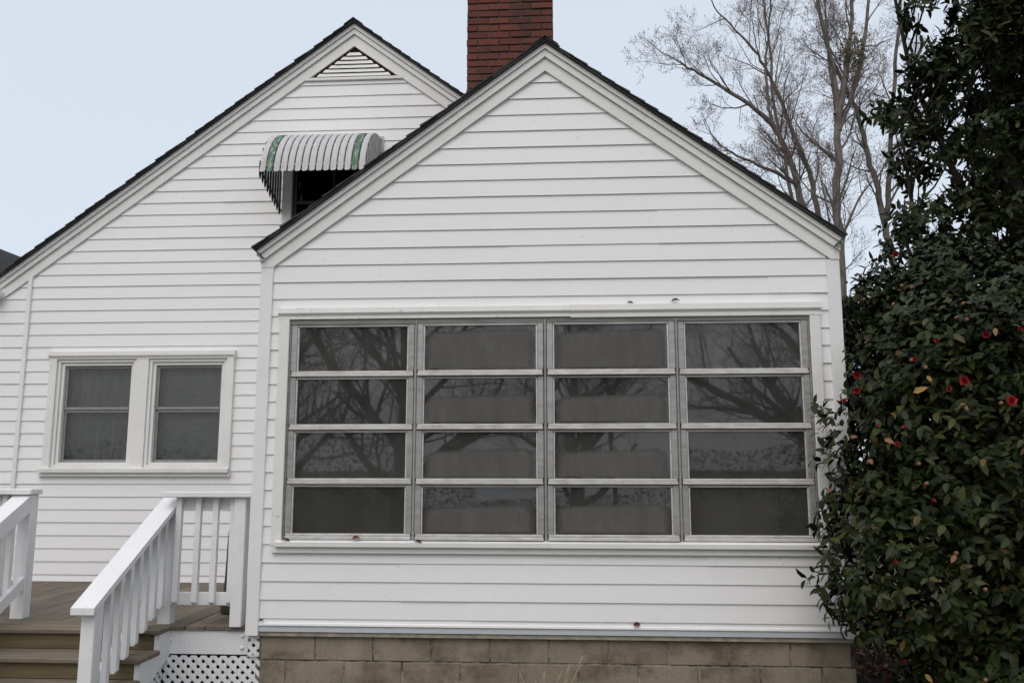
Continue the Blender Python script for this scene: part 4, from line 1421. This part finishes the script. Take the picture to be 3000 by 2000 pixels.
for k in range(70):
    p, nrm = tips[rng.randrange(len(tips))]
    b0 = Vector((5.3 + rng.uniform(-.35, .35), -.05 + rng.uniform(-.25, .25), 0))
    if b0.x < W + .1: b0.x = W + .2
    m1 = Vector((b0.x * .55 + p.x * .45, b0.y * .55 + p.y * .45, p.z * .5))
    st.tube([b0, m1, p - nrm * .12, p], [.020, .013, .006, .002], 5)
st.build('stem', M['bushbark'], bush, fix=False)

# flowers and buds on the outside of the shrub
def surf(px, py):
    """walk along the view ray through a spot of the photograph until the shrub's outer leaves"""
    d = (fwd + rgt * ((px - 1500) / 2476.35) + upv * ((1000 - py) / 2476.35)).normalized()
    tt = 3.5
    while tt < 9:
        if depth_in(CAM + d * tt) > -.03: return CAM + d * (tt - .05), d
        tt += .02
    return CAM + d * 6.0, d
def flower_mesh(seed):
    r = random.Random(seed); q = MB()
    for ring, (n, tilt, L) in enumerate(((5, .25, .030), (5, .75, .026), (4, 1.15, .020))):
        for k in range(n):
            a = 2 * math.pi * (k + ring * .5) / n + r.uniform(-.2, .2)
            v, f = leaf_geo(L, L * 1.05, .25, -.25)
            mt = Matrix.Rotation(a, 3, 'Z') @ Matrix.Rotation(-tilt, 3, 'Y')
            q.add([mt @ Vector(p) + Vector((0, 0, .003 * ring)) for p in v], f)
    return q.mesh('flower', M['petal'], True, fix=False)
fms = [flower_mesh(i) for i in range(3)]
for k, (x, y, s) in enumerate([(2512, 1097, 1.0), (2510, 1144, .9), (2828, 1115, 1.15), (2962, 1174, 1.15), (2625, 744, .8), (2890, 978, .9), (2680, 1052, .7), (2745, 997, .6), (2474, 1175, .6), (2651, 1252, .5), (2630, 1300, .6), (2575, 1245, .4), (2620, 1645, .6), (2735, 1468, .5), (2780, 1138, .6), (2990, 962, .5), (2650, 1938, .5)]):
    p, d = surf(x, y)
    nrm = (-d + Vector((rng.uniform(-1.1, 1.1), 0, rng.uniform(-.5, 1.2)))).normalized()
    mw_ = Matrix.Translation(p + d * .01) @ (frame_from(nrm.orthogonal(), nrm) @ Matrix.Diagonal((s, s, s))).to_4x4()
    inst('flower', fms[k % 3], bush, mw_)
def bud_mesh():
    q = MB(); q.tube([(0, 0, 0), (0, 0, .006), (0, 0, .014), (0, 0, .022), (0, 0, .027)], [.004, .009, .011, .007, .001], 7)
    return q.mesh('bud', M['bud_brown'], True)
bm_ = bud_mesh()
for (x, y) in [(2615, 895), (2640, 840), (2670, 845), (2830, 940), (2800, 935), (2710, 1080), (2668, 1058), (2530, 880), (2478, 830), (2430, 1441), (2690, 1362), (2712, 1420), (2800, 1624), (2885, 1995), (2885, 1730), (2930, 1185), (2820, 893)]:
    p, d = surf(x, y)
    mw_ = Matrix.Translation(p) @ (frame_from(Vector((1, 0, 0)), (-d + Vector((0, 0, .6))).normalized()) @ Matrix.Diagonal((1.1, 1.1, 1.1))).to_4x4()
    inst('bud', bm_, bush, mw_)
t = MB(); t.add(lv, lf); yl = t.mesh('autumn_leaf', M['yellow_leaf'], True, fix=False)
t = MB(); t.add(lv, lf); ol = t.mesh('autumn_leaf', M['orange_leaf'], True, fix=False)
for k, (x, y, s) in enumerate([(2675, 1150, .085), (2915, 960, .06), (2590, 1285, .07), (2625, 1225, .07), (2815, 1180, .06), (2800, 1625, .06), (2715, 1100, .05), (2490, 1280, .05), (2545, 1345, .07), (2710, 1972, .06)]):
    p, d = surf(x, y)
    fm = frame_from(Vector((rng.uniform(-1, 1), -.3, rng.uniform(-.8, .2))), (-d + Vector((0, 0, .5))))
    o = inst('autumn_leaf', (yl, ol, ol)[k % 3], bush, Matrix.Translation(p + d * .04) @ (fm @ Matrix.Diagonal((s, s, s))).to_4x4())

# ================================================================== TREES
def grow(seed, stems, spread=.66, density=1.0, levels=4, twig_r=.0028):
    """stems: list of (polyline, r0, r1). Returns meshes for wood and buds."""
    r = random.Random(seed)
    wood, twigs, buds = MB(), MB(), MB()
    def rec(p, d, L, rad, lev):
        n = {1: 9, 2: 7, 3: 5, 4: 4}.get(lev, 3)
        pts, rr = [p.copy()], [rad]
        dd = d.copy()
        for i in range(n):
            dd = (dd + Vector((r.gauss(0, 1), r.gauss(0, 1), r.gauss(0, 1))) * (.13 if lev < 3 else .13) + Vector((0, 0, .07 if lev < 4 else .03))).normalized()
            pts.append(pts[-1] + dd * L / n)
            rr.append(max(twig_r * .55, rad * (1 - .72 * (i + 1) / n)))
        (wood if lev <= 2 else twigs).tube(pts, rr, {1: 6, 2: 5}.get(lev, 3), cap=False)
        if lev >= levels:
            if r.random() < .55:
                b = pts[-1 if r.random() < .6 else -2]
                s = r.uniform(.010, .020)
                buds.add([b + Vector((s, 0, 0)), b + Vector((-s * .5, s * .8, 0)), b + Vector((-s * .5, -s * .8, 0)), b + Vector((0, 0, s * 1.6))], [(0, 1, 3), (1, 2, 3), (2, 0, 3), (0, 2, 1)])
            return
        k = int({1: 7, 2: 5, 3: 5}[lev] * density * r.uniform(.8, 1.25))
        for j in range(k):
            t = .18 + .82 * (j + r.random()) / k
            i = min(int(t * n), n - 1)
            q_ = pts[i].lerp(pts[i + 1], t * n - i)
            ax = (pts[i + 1] - pts[i]).normalized()
            o = ax.orthogonal().normalized()
            o = Matrix.Rotation(r.uniform(0, 6.283), 3, ax) @ o
            ang = r.uniform(.45, .95) * (spread / .62)
            nd_ = (ax * math.cos(ang) + o * math.sin(ang)).normalized()
            rec(q_, nd_, L * r.uniform(.42, .70) * (1.1 - .45 * t), max(rr[i] * r.uniform(.34, .52), twig_r), lev + 1)
    for (poly, r0, r1, blen, nb, tmin) in stems:
        P = [Vector(p) for p in poly]
        # smooth the polyline
        pts = []
        for i in range(len(P) - 1):
            for s in range(5):
                t = s / 5
                a = P[max(i - 1, 0)]; b = P[i]; c = P[i + 1]; e = P[min(i + 2, len(P) - 1)]
                q_ = .5 * ((2 * b) + (c - a) * t + (2 * a - 5 * b + 4 * c - e) * t * t + (3 * b - a - 3 * c + e) * t ** 3)
                pts.append(q_ + Vector((r.gauss(0, .02), r.gauss(0, .02), 0)))
        pts.append(P[-1])
        m_ = len(pts)
        rr = [r0 + (r1 - r0) * i / (m_ - 1) for i in range(m_)]
        wood.tube(pts, rr, 9, cap=False)
        for j in range(nb):
            t = tmin + (1 - tmin) * (j + r.random()) / nb
            i = min(int(t * (m_ - 1)), m_ - 2)
            ax = (pts[i + 1] - pts[i]).normalized()
            o = Matrix.Rotation(r.uniform(0, 6.283), 3, ax) @ ax.orthogonal().normalized()
            ang = r.uniform(.5, .95)
            rec(pts[i], (ax * math.cos(ang) + o * math.sin(ang)).normalized(), blen * r.uniform(.6, 1.1) * (1.15 - .5 * t), max(rr[i] * r.uniform(.3, .5), .012), 1)
        rec(pts[-1], (pts[-1] - pts[-2]).normalized(), blen * .6, r1, 1)
    return wood, twigs, buds

def bare_tree(base, seed, stems, label, group='bare trees behind the house', **kw):
    w, tg, bd = grow(seed, stems, **kw)
    tr = thing('bare_tree', base, label, 'tree', group)
    inst_ = []
    for mb, nm, mt, sm in ((w, 'trunk', M['bark'], True), (tg, 'twigs', M['twig'], False), (bd, 'buds', M['bud'], False)):
        me = mb.mesh(nm, mt, sm, fix=False)
        o = bpy.data.objects.new(nm, me); C.objects.link(o); o.parent = tr
        if nm != 'trunk': o['kind'] = 'stuff'
    return tr
tA = bare_tree((8.75, 14, 0), 11, [([(0, 0, 0), (.02, 0, 3), (.07, 0, 6.24), (.10, .05, 7.92), (.20, .1, 9.63), (.38, .05, 10.94), (.62, 0, 12.28), (.78, 0, 14.2)], .140, .035, 2.0, 24, .30),
                                   ([(.21, .1, 9.81), (.79, .2, 11.11), (1.07, .3, 12.35), (1.4, .3, 14.2)], .07, .03, 1.9, 6, .15),
                                   ([(.25, .1, 10.24), (.15, 0, 11.4), (-.11, -.2, 12.66), (-.3, -.2, 14.4)], .07, .03, 1.9, 6, .15)],
               'tall straight bare tree whose trunk rises just beyond the right roof corner', levels=4)
tB = bare_tree((9.35, 16, 0), 23, [([(0, 0, 0), (.02, 0, 4.5), (-.24, 0, 7.07), (-.74, 0, 8.5), (-.97, 0, 9.53), (-1.44, -.1, 10.7), (-2.56, -.3, 11.6), (-3.42, -.4, 12.1), (-4.0, -.5, 12.45)], .135, .020, 1.9, 19, .42),
                                   ([(.0, 0, 5.0), (-.07, .1, 7.07), (-.31, .2, 8.2), (-.42, .3, 9.4), (-.71, .3, 10.38), (-1.16, .3, 11.74), (-1.53, .2, 12.57), (-2.02, .1, 13.28), (-2.71, 0, 14.0)], .095, .020, 2.1, 17, .35),
                                   ([(-.85, 0, 8.94), (-1.0, -.1, 9.11), (-1.78, -.3, 9.49), (-2.52, -.4, 9.81), (-2.96, -.4, 10.12)], .065, .018, 1.6, 10, .12),
                                   ([(-1.44, -.1, 10.7), (-1.53, 0, 11.27), (-1.53, .1, 12.51), (-1.35, .1, 13.9), (-1.28, .1, 15.0)], .05, .018, 1.9, 9, .12)],
               'bare tree with grey limbs spreading left above the sunroom roof slope', levels=4)
tC = bare_tree((10.4, 15, 0), 37, [([(.1, 0, 0), (.15, 0, 4), (.04, 0, 6.63), (-.10, 0, 7.42), (-.24, 0, 8.61), (-.44, 0, 9.65), (-.6, 0, 10.53), (-.93, 0, 11.54), (-1.25, .1, 12.56), (-1.45, .1, 14.2)], .105, .03, 1.9, 20, .36),
                                   ([(-.07, 0, 7.85), (.14, .1, 9.1), (.36, .2, 10.91), (.61, .2, 12.77), (.85, .2, 14.6)], .075, .03, 1.9, 8, .15)],
               'bare tree leaning left between the straight trunk and the dark evergreen', levels=4)
tD = bare_tree((9.3, 19, 0), 51, [([(0, 0, 0), (-.2, 0, 6), (-.1, 0, 9), (-.5, 0, 12.5), (-.7, 0, 16)], .09, .03, 2.0, 18, .36)],
               'slim bare tree standing farthest back among the leafless trunks', levels=4)
tE = bare_tree((9.75, 17, 0), 63, [([(0, 0, 0), (.05, 0, 5), (.0, 0, 8), (.15, 0, 11), (.05, 0, 15)], .07, .025, 1.8, 18, .40)],
               'thin pole-like bare tree close behind the straight trunk', levels=4)
# mistletoe ball in the straight tree
mi = MB(); rng = random.Random(3)
for k in range(420):
    d = Vector((rng.gauss(0, 1), rng.gauss(0, 1), rng.gauss(0, 1))).normalized() * rng.random() ** .4 * .42
    v, f = leaf_geo(.09, .035, .1, .1)
    mt = Euler((rng.uniform(0, 6.3), rng.uniform(0, 6.3), rng.uniform(0, 6.3))).to_matrix()
    mi.add([Vector((9.35, 13.9, 11.75)) + Vector((d.x * .8, d.y * .8, d.z * 1.15)) + mt @ Vector(p) for p in v], f)
mt_ = thing('mistletoe', (9.35, 13.9, 11.3), 'yellow-green mistletoe clump high in the straight bare tree', 'mistletoe')
tag(mi.build('foliage', M['mistletoe'], mt_, fix=False), kind='stuff')

# dark evergreen magnolia
def magnolia(base, seed, label, clumps, trunk, n_leaf=70, L0=(.11, .17)):
    r = random.Random(seed)
    tr = thing('evergreen_tree', base, label, 'tree')
    b0 = Vector(base)
    q = MB()
    for poly, r0, r1 in trunk:
        q.tube(poly, [r0 + (r1 - r0) * i / (len(poly) - 1) for i in range(len(poly))], 8, cap=False)
    lf_ = []
    spine = [Vector(a).lerp(Vector(b_), t_ / 8) for poly, _, _ in trunk for a, b_ in zip(poly, poly[1:]) for t_ in range(9)]
    for (c, rad) in clumps:
        c = Vector(c)
        near = min(spine, key=lambda s: (s - c + Vector((0, 0, .8))).length)
        m1 = near.lerp(c, .5) + Vector((0, 0, -.1))
        q.tube([near, m1, c], [.022, .015, .006], 4, cap=False)
        for t_ in range(int(n_leaf * (rad / .4) ** 2 / 7)):
            d = Vector((r.gauss(0, 1), r.gauss(0, 1), r.gauss(0, 1) * .8 + .2)).normalized()
            tip = c + d * rad * r.uniform(.55, 1.0)
            for j in range(7):
                a = j * 2.4
                o1 = d.orthogonal().normalized(); o2 = d.cross(o1)
                dd = (o1 * math.cos(a) + o2 * math.sin(a) + d * r.uniform(.2, .9) + Vector((0, 0, -.15))).normalized()
                lf_.append((tip - d * .02 * j, frame_from(dd, d + Vector((0, 0, .8)), r.uniform(-.5, .5)), r.uniform(*L0)))
    q.build('trunk', M['bushbark'], tr, smooth=True, fix=False)
    key = sorted(range(len(lf_)), key=lambda i: (lf_[i][0] - CAM).length if abs(((lf_[i][0] - CAM).dot(rgt)) / ((lf_[i][0] - CAM).dot(fwd))) < .6 and abs(((lf_[i][0] - CAM).dot(upv)) / ((lf_[i][0] - CAM).dot(fwd))) < .4 else 99)
    big_ = set(key[:290])
    tm = MB(); v1, f1 = leaf_geo(1, .42, .1, .1); tm.add(v1, f1); lme = tm.mesh('leaf', M['magnolia'], True, fix=False)
    cr = MB()
    for i, (p, fm, L) in enumerate(lf_):
        if i in big_:
            inst('leaf', lme, tr, Matrix.Translation(p) @ (fm @ Matrix.Diagonal((L, L, L))).to_4x4())
        else:
            v, f = leaf_geo(L, L * .42, .1, .1); cr.add([p + fm @ Vector(x) for x in v], f)
    tag(cr.build('crown', M['magnolia'], tr, smooth=True, fix=False), kind='stuff')
    return tr
r = random.Random(64)
cl = []
def left_edge(z):       # where the crown's left side lies at height z (plane y = 7)
    pts = [(3.0, 6.6), (4.8, 6.75), (5.4, 6.90), (6.0, 7.2), (6.5, 7.4), (7.0, 7.05), (7.6, 7.05), (8.1, 7.5), (8.6, 7.75), (9.2, 7.4), (9.8, 7.4), (13, 8.0)]
    for (a, b_) in zip(pts, pts[1:]):
        if a[0] <= z <= b_[0]: return a[1] + (b_[1] - a[1]) * (z - a[0]) / (b_[0] - a[0])
    return 8.2
for k in range(560):
    z = r.uniform(3.2, 10.6); y = r.uniform(6.2, 8.4)
    x0 = left_edge(z) + (y - 7) * .35
    x = x0 + .25 + r.random() ** 1.0 * (11.2 - x0)
    if r.random() > .30 + (x - x0) / 1.5 or mnoise.noise(Vector((x * 1.1, y * .9, z * 1.1))) < ((-.16 if z < 7.5 else -.34) if x - x0 > .9 else .03): continue
    cl.append(((x, y, z), r.uniform(.26, .46)))
magnolia((9.6, 7.4, 0), 5, 'tall dark evergreen tree with broad leaves rising behind the shrub', cl,
         [([(9.6, 7.4, 0), (9.5, 7.4, 4), (9.35, 7.4, 7), (9.2, 7.3, 10), (9.3, 7.3, 12.5)], .20, .07),
          ([(9.5, 7.4, 4), (8.5, 7.3, 6.2), (7.95, 7.4, 8.0), (7.75, 7.4, 9.6)], .07, .025),
          ([(8.3, 7.2, .0), (8.05, 7.2, 3), (7.75, 7.2, 5.5), (7.6, 7.1, 7.0)], .06, .02),
          ([(9.5, 7.4, 3.5), (10.6, 7.4, 6.5), (11.2, 7.4, 9.5)], .11, .04)], n_leaf=100, L0=(.12, .19))
# low mass linking shrub and evergreen
cl2 = [((r.uniform(5.9, 9.5), r.uniform(3.3, 4.6), r.uniform(.6, 5.0)), r.uniform(.3, .5)) for k in range(300)]
cl2 = [c for c in cl2 if c[0][2] < 4.05 + .45 * mnoise.noise(Vector((c[0][0] * 1.3, 0, 0))) + .12 * (c[0][0] - 6)]
magnolia((7.6, 4.0, 0), 6, 'lower evergreen bush filling the gap between the camellia and the tall evergreen', cl2,
         [([(7.6, 4.0, 0), (7.6, 4.0, 1.5), (7.5, 4.0, 3.0)], .08, .04)], n_leaf=80, L0=(.08, .13))

# ================================================================== across the yard, behind the camera (seen mirrored in the panes)
def copy_tree(src, loc, rotz, scale, label):
    c = src.copy(); C.objects.link(c)
    c.location = loc; c.rotation_euler = (0, 0, rotz); c.scale = (scale,) * 3
    c['label'] = label; c['group'] = 'bare trees across the yard'
    for ch in src.children:
        d = ch.copy(); C.objects.link(d); d.parent = c
    return c
yd = random.Random(8)
def yard_tree(base, seed, label, h0=1.5):
    w, tg, bd = None, None, None
    return bare_tree(base, seed, [([(0, 0, 0), (.1, 0, 1.0), (.0, .1, 2.2), (.2, 0, 3.6), (.1, 0, 5.5), (.4, 0, 8)], .34, .10, 4.4, 20, .18),
                                  ([(.0, 0, 1.6), (1.2, .3, 2.6), (2.8, .4, 3.3), (4.6, .3, 3.9)], .16, .06, 2.6, 10, .15),
                                  ([(.05, 0, 1.9), (-1.0, -.3, 3.2), (-2.2, -.2, 4.8), (-3.0, 0, 6.5)], .15, .05, 2.6, 10, .15)],
                     label, group='bare trees across the yard', levels=4)
tY = yard_tree((-1.8, -15, 0), 91, 'wide low-branching bare tree across the yard, mirrored in the left panes')
copy_tree(tY, (9.0, -16, 0), 2.6, 1.05, 'wide bare tree across the yard, mirrored in the right panes')
copy_tree(tB, (4.2, -30, 0), 1.0, .8, 'bare tree farther across the yard, mirrored in the middle panes')
copy_tree(tA, (-9, -26, 0), 2.0, .8, 'tall bare tree across the yard, mirrored in the small windows')
copy_tree(tY, (-6.2, -19, 0), 1.2, 1.15, 'bare tree across the yard, mirrored at the far left of the pane bank')
copy_tree(tY, (2.6, -27, 0), 4.0, 1.1, 'bare tree far across the yard, mirrored between the middle panes')
copy_tree(tY, (13.5, -24, 0), 5.2, 1.2, 'bare tree far across the yard, mirrored at the right end of the pane bank')
tl = MB(); rng = random.Random(41)
for k in range(30000):
    x = rng.uniform(-60, 60); h = 1.7 + 1.3 * mnoise.noise(Vector((x * .13, 3, 0))) + (1.2 if x > 6 or x < -3 else 0)
    p = Vector((x, -44 + rng.uniform(-2, 2), rng.random() ** .8 * max(h, .6)))
    s = rng.uniform(.05, .15)
    mt = Euler((rng.uniform(0, 6), rng.uniform(0, 6), rng.uniform(0, 6))).to_matrix()
    tl.add([p + mt @ Vector(v_) * s for v_ in ((-.5, -.3, 0), (.5, -.3, 0), (.6, .3, .1), (-.4, .4, .1))], [(0, 1, 2, 3)])
tag(tl.build('far_treeline', M['magnolia'], fix=False), 'low dark line of trees at the far side of the yard', 'treeline', kind='stuff')
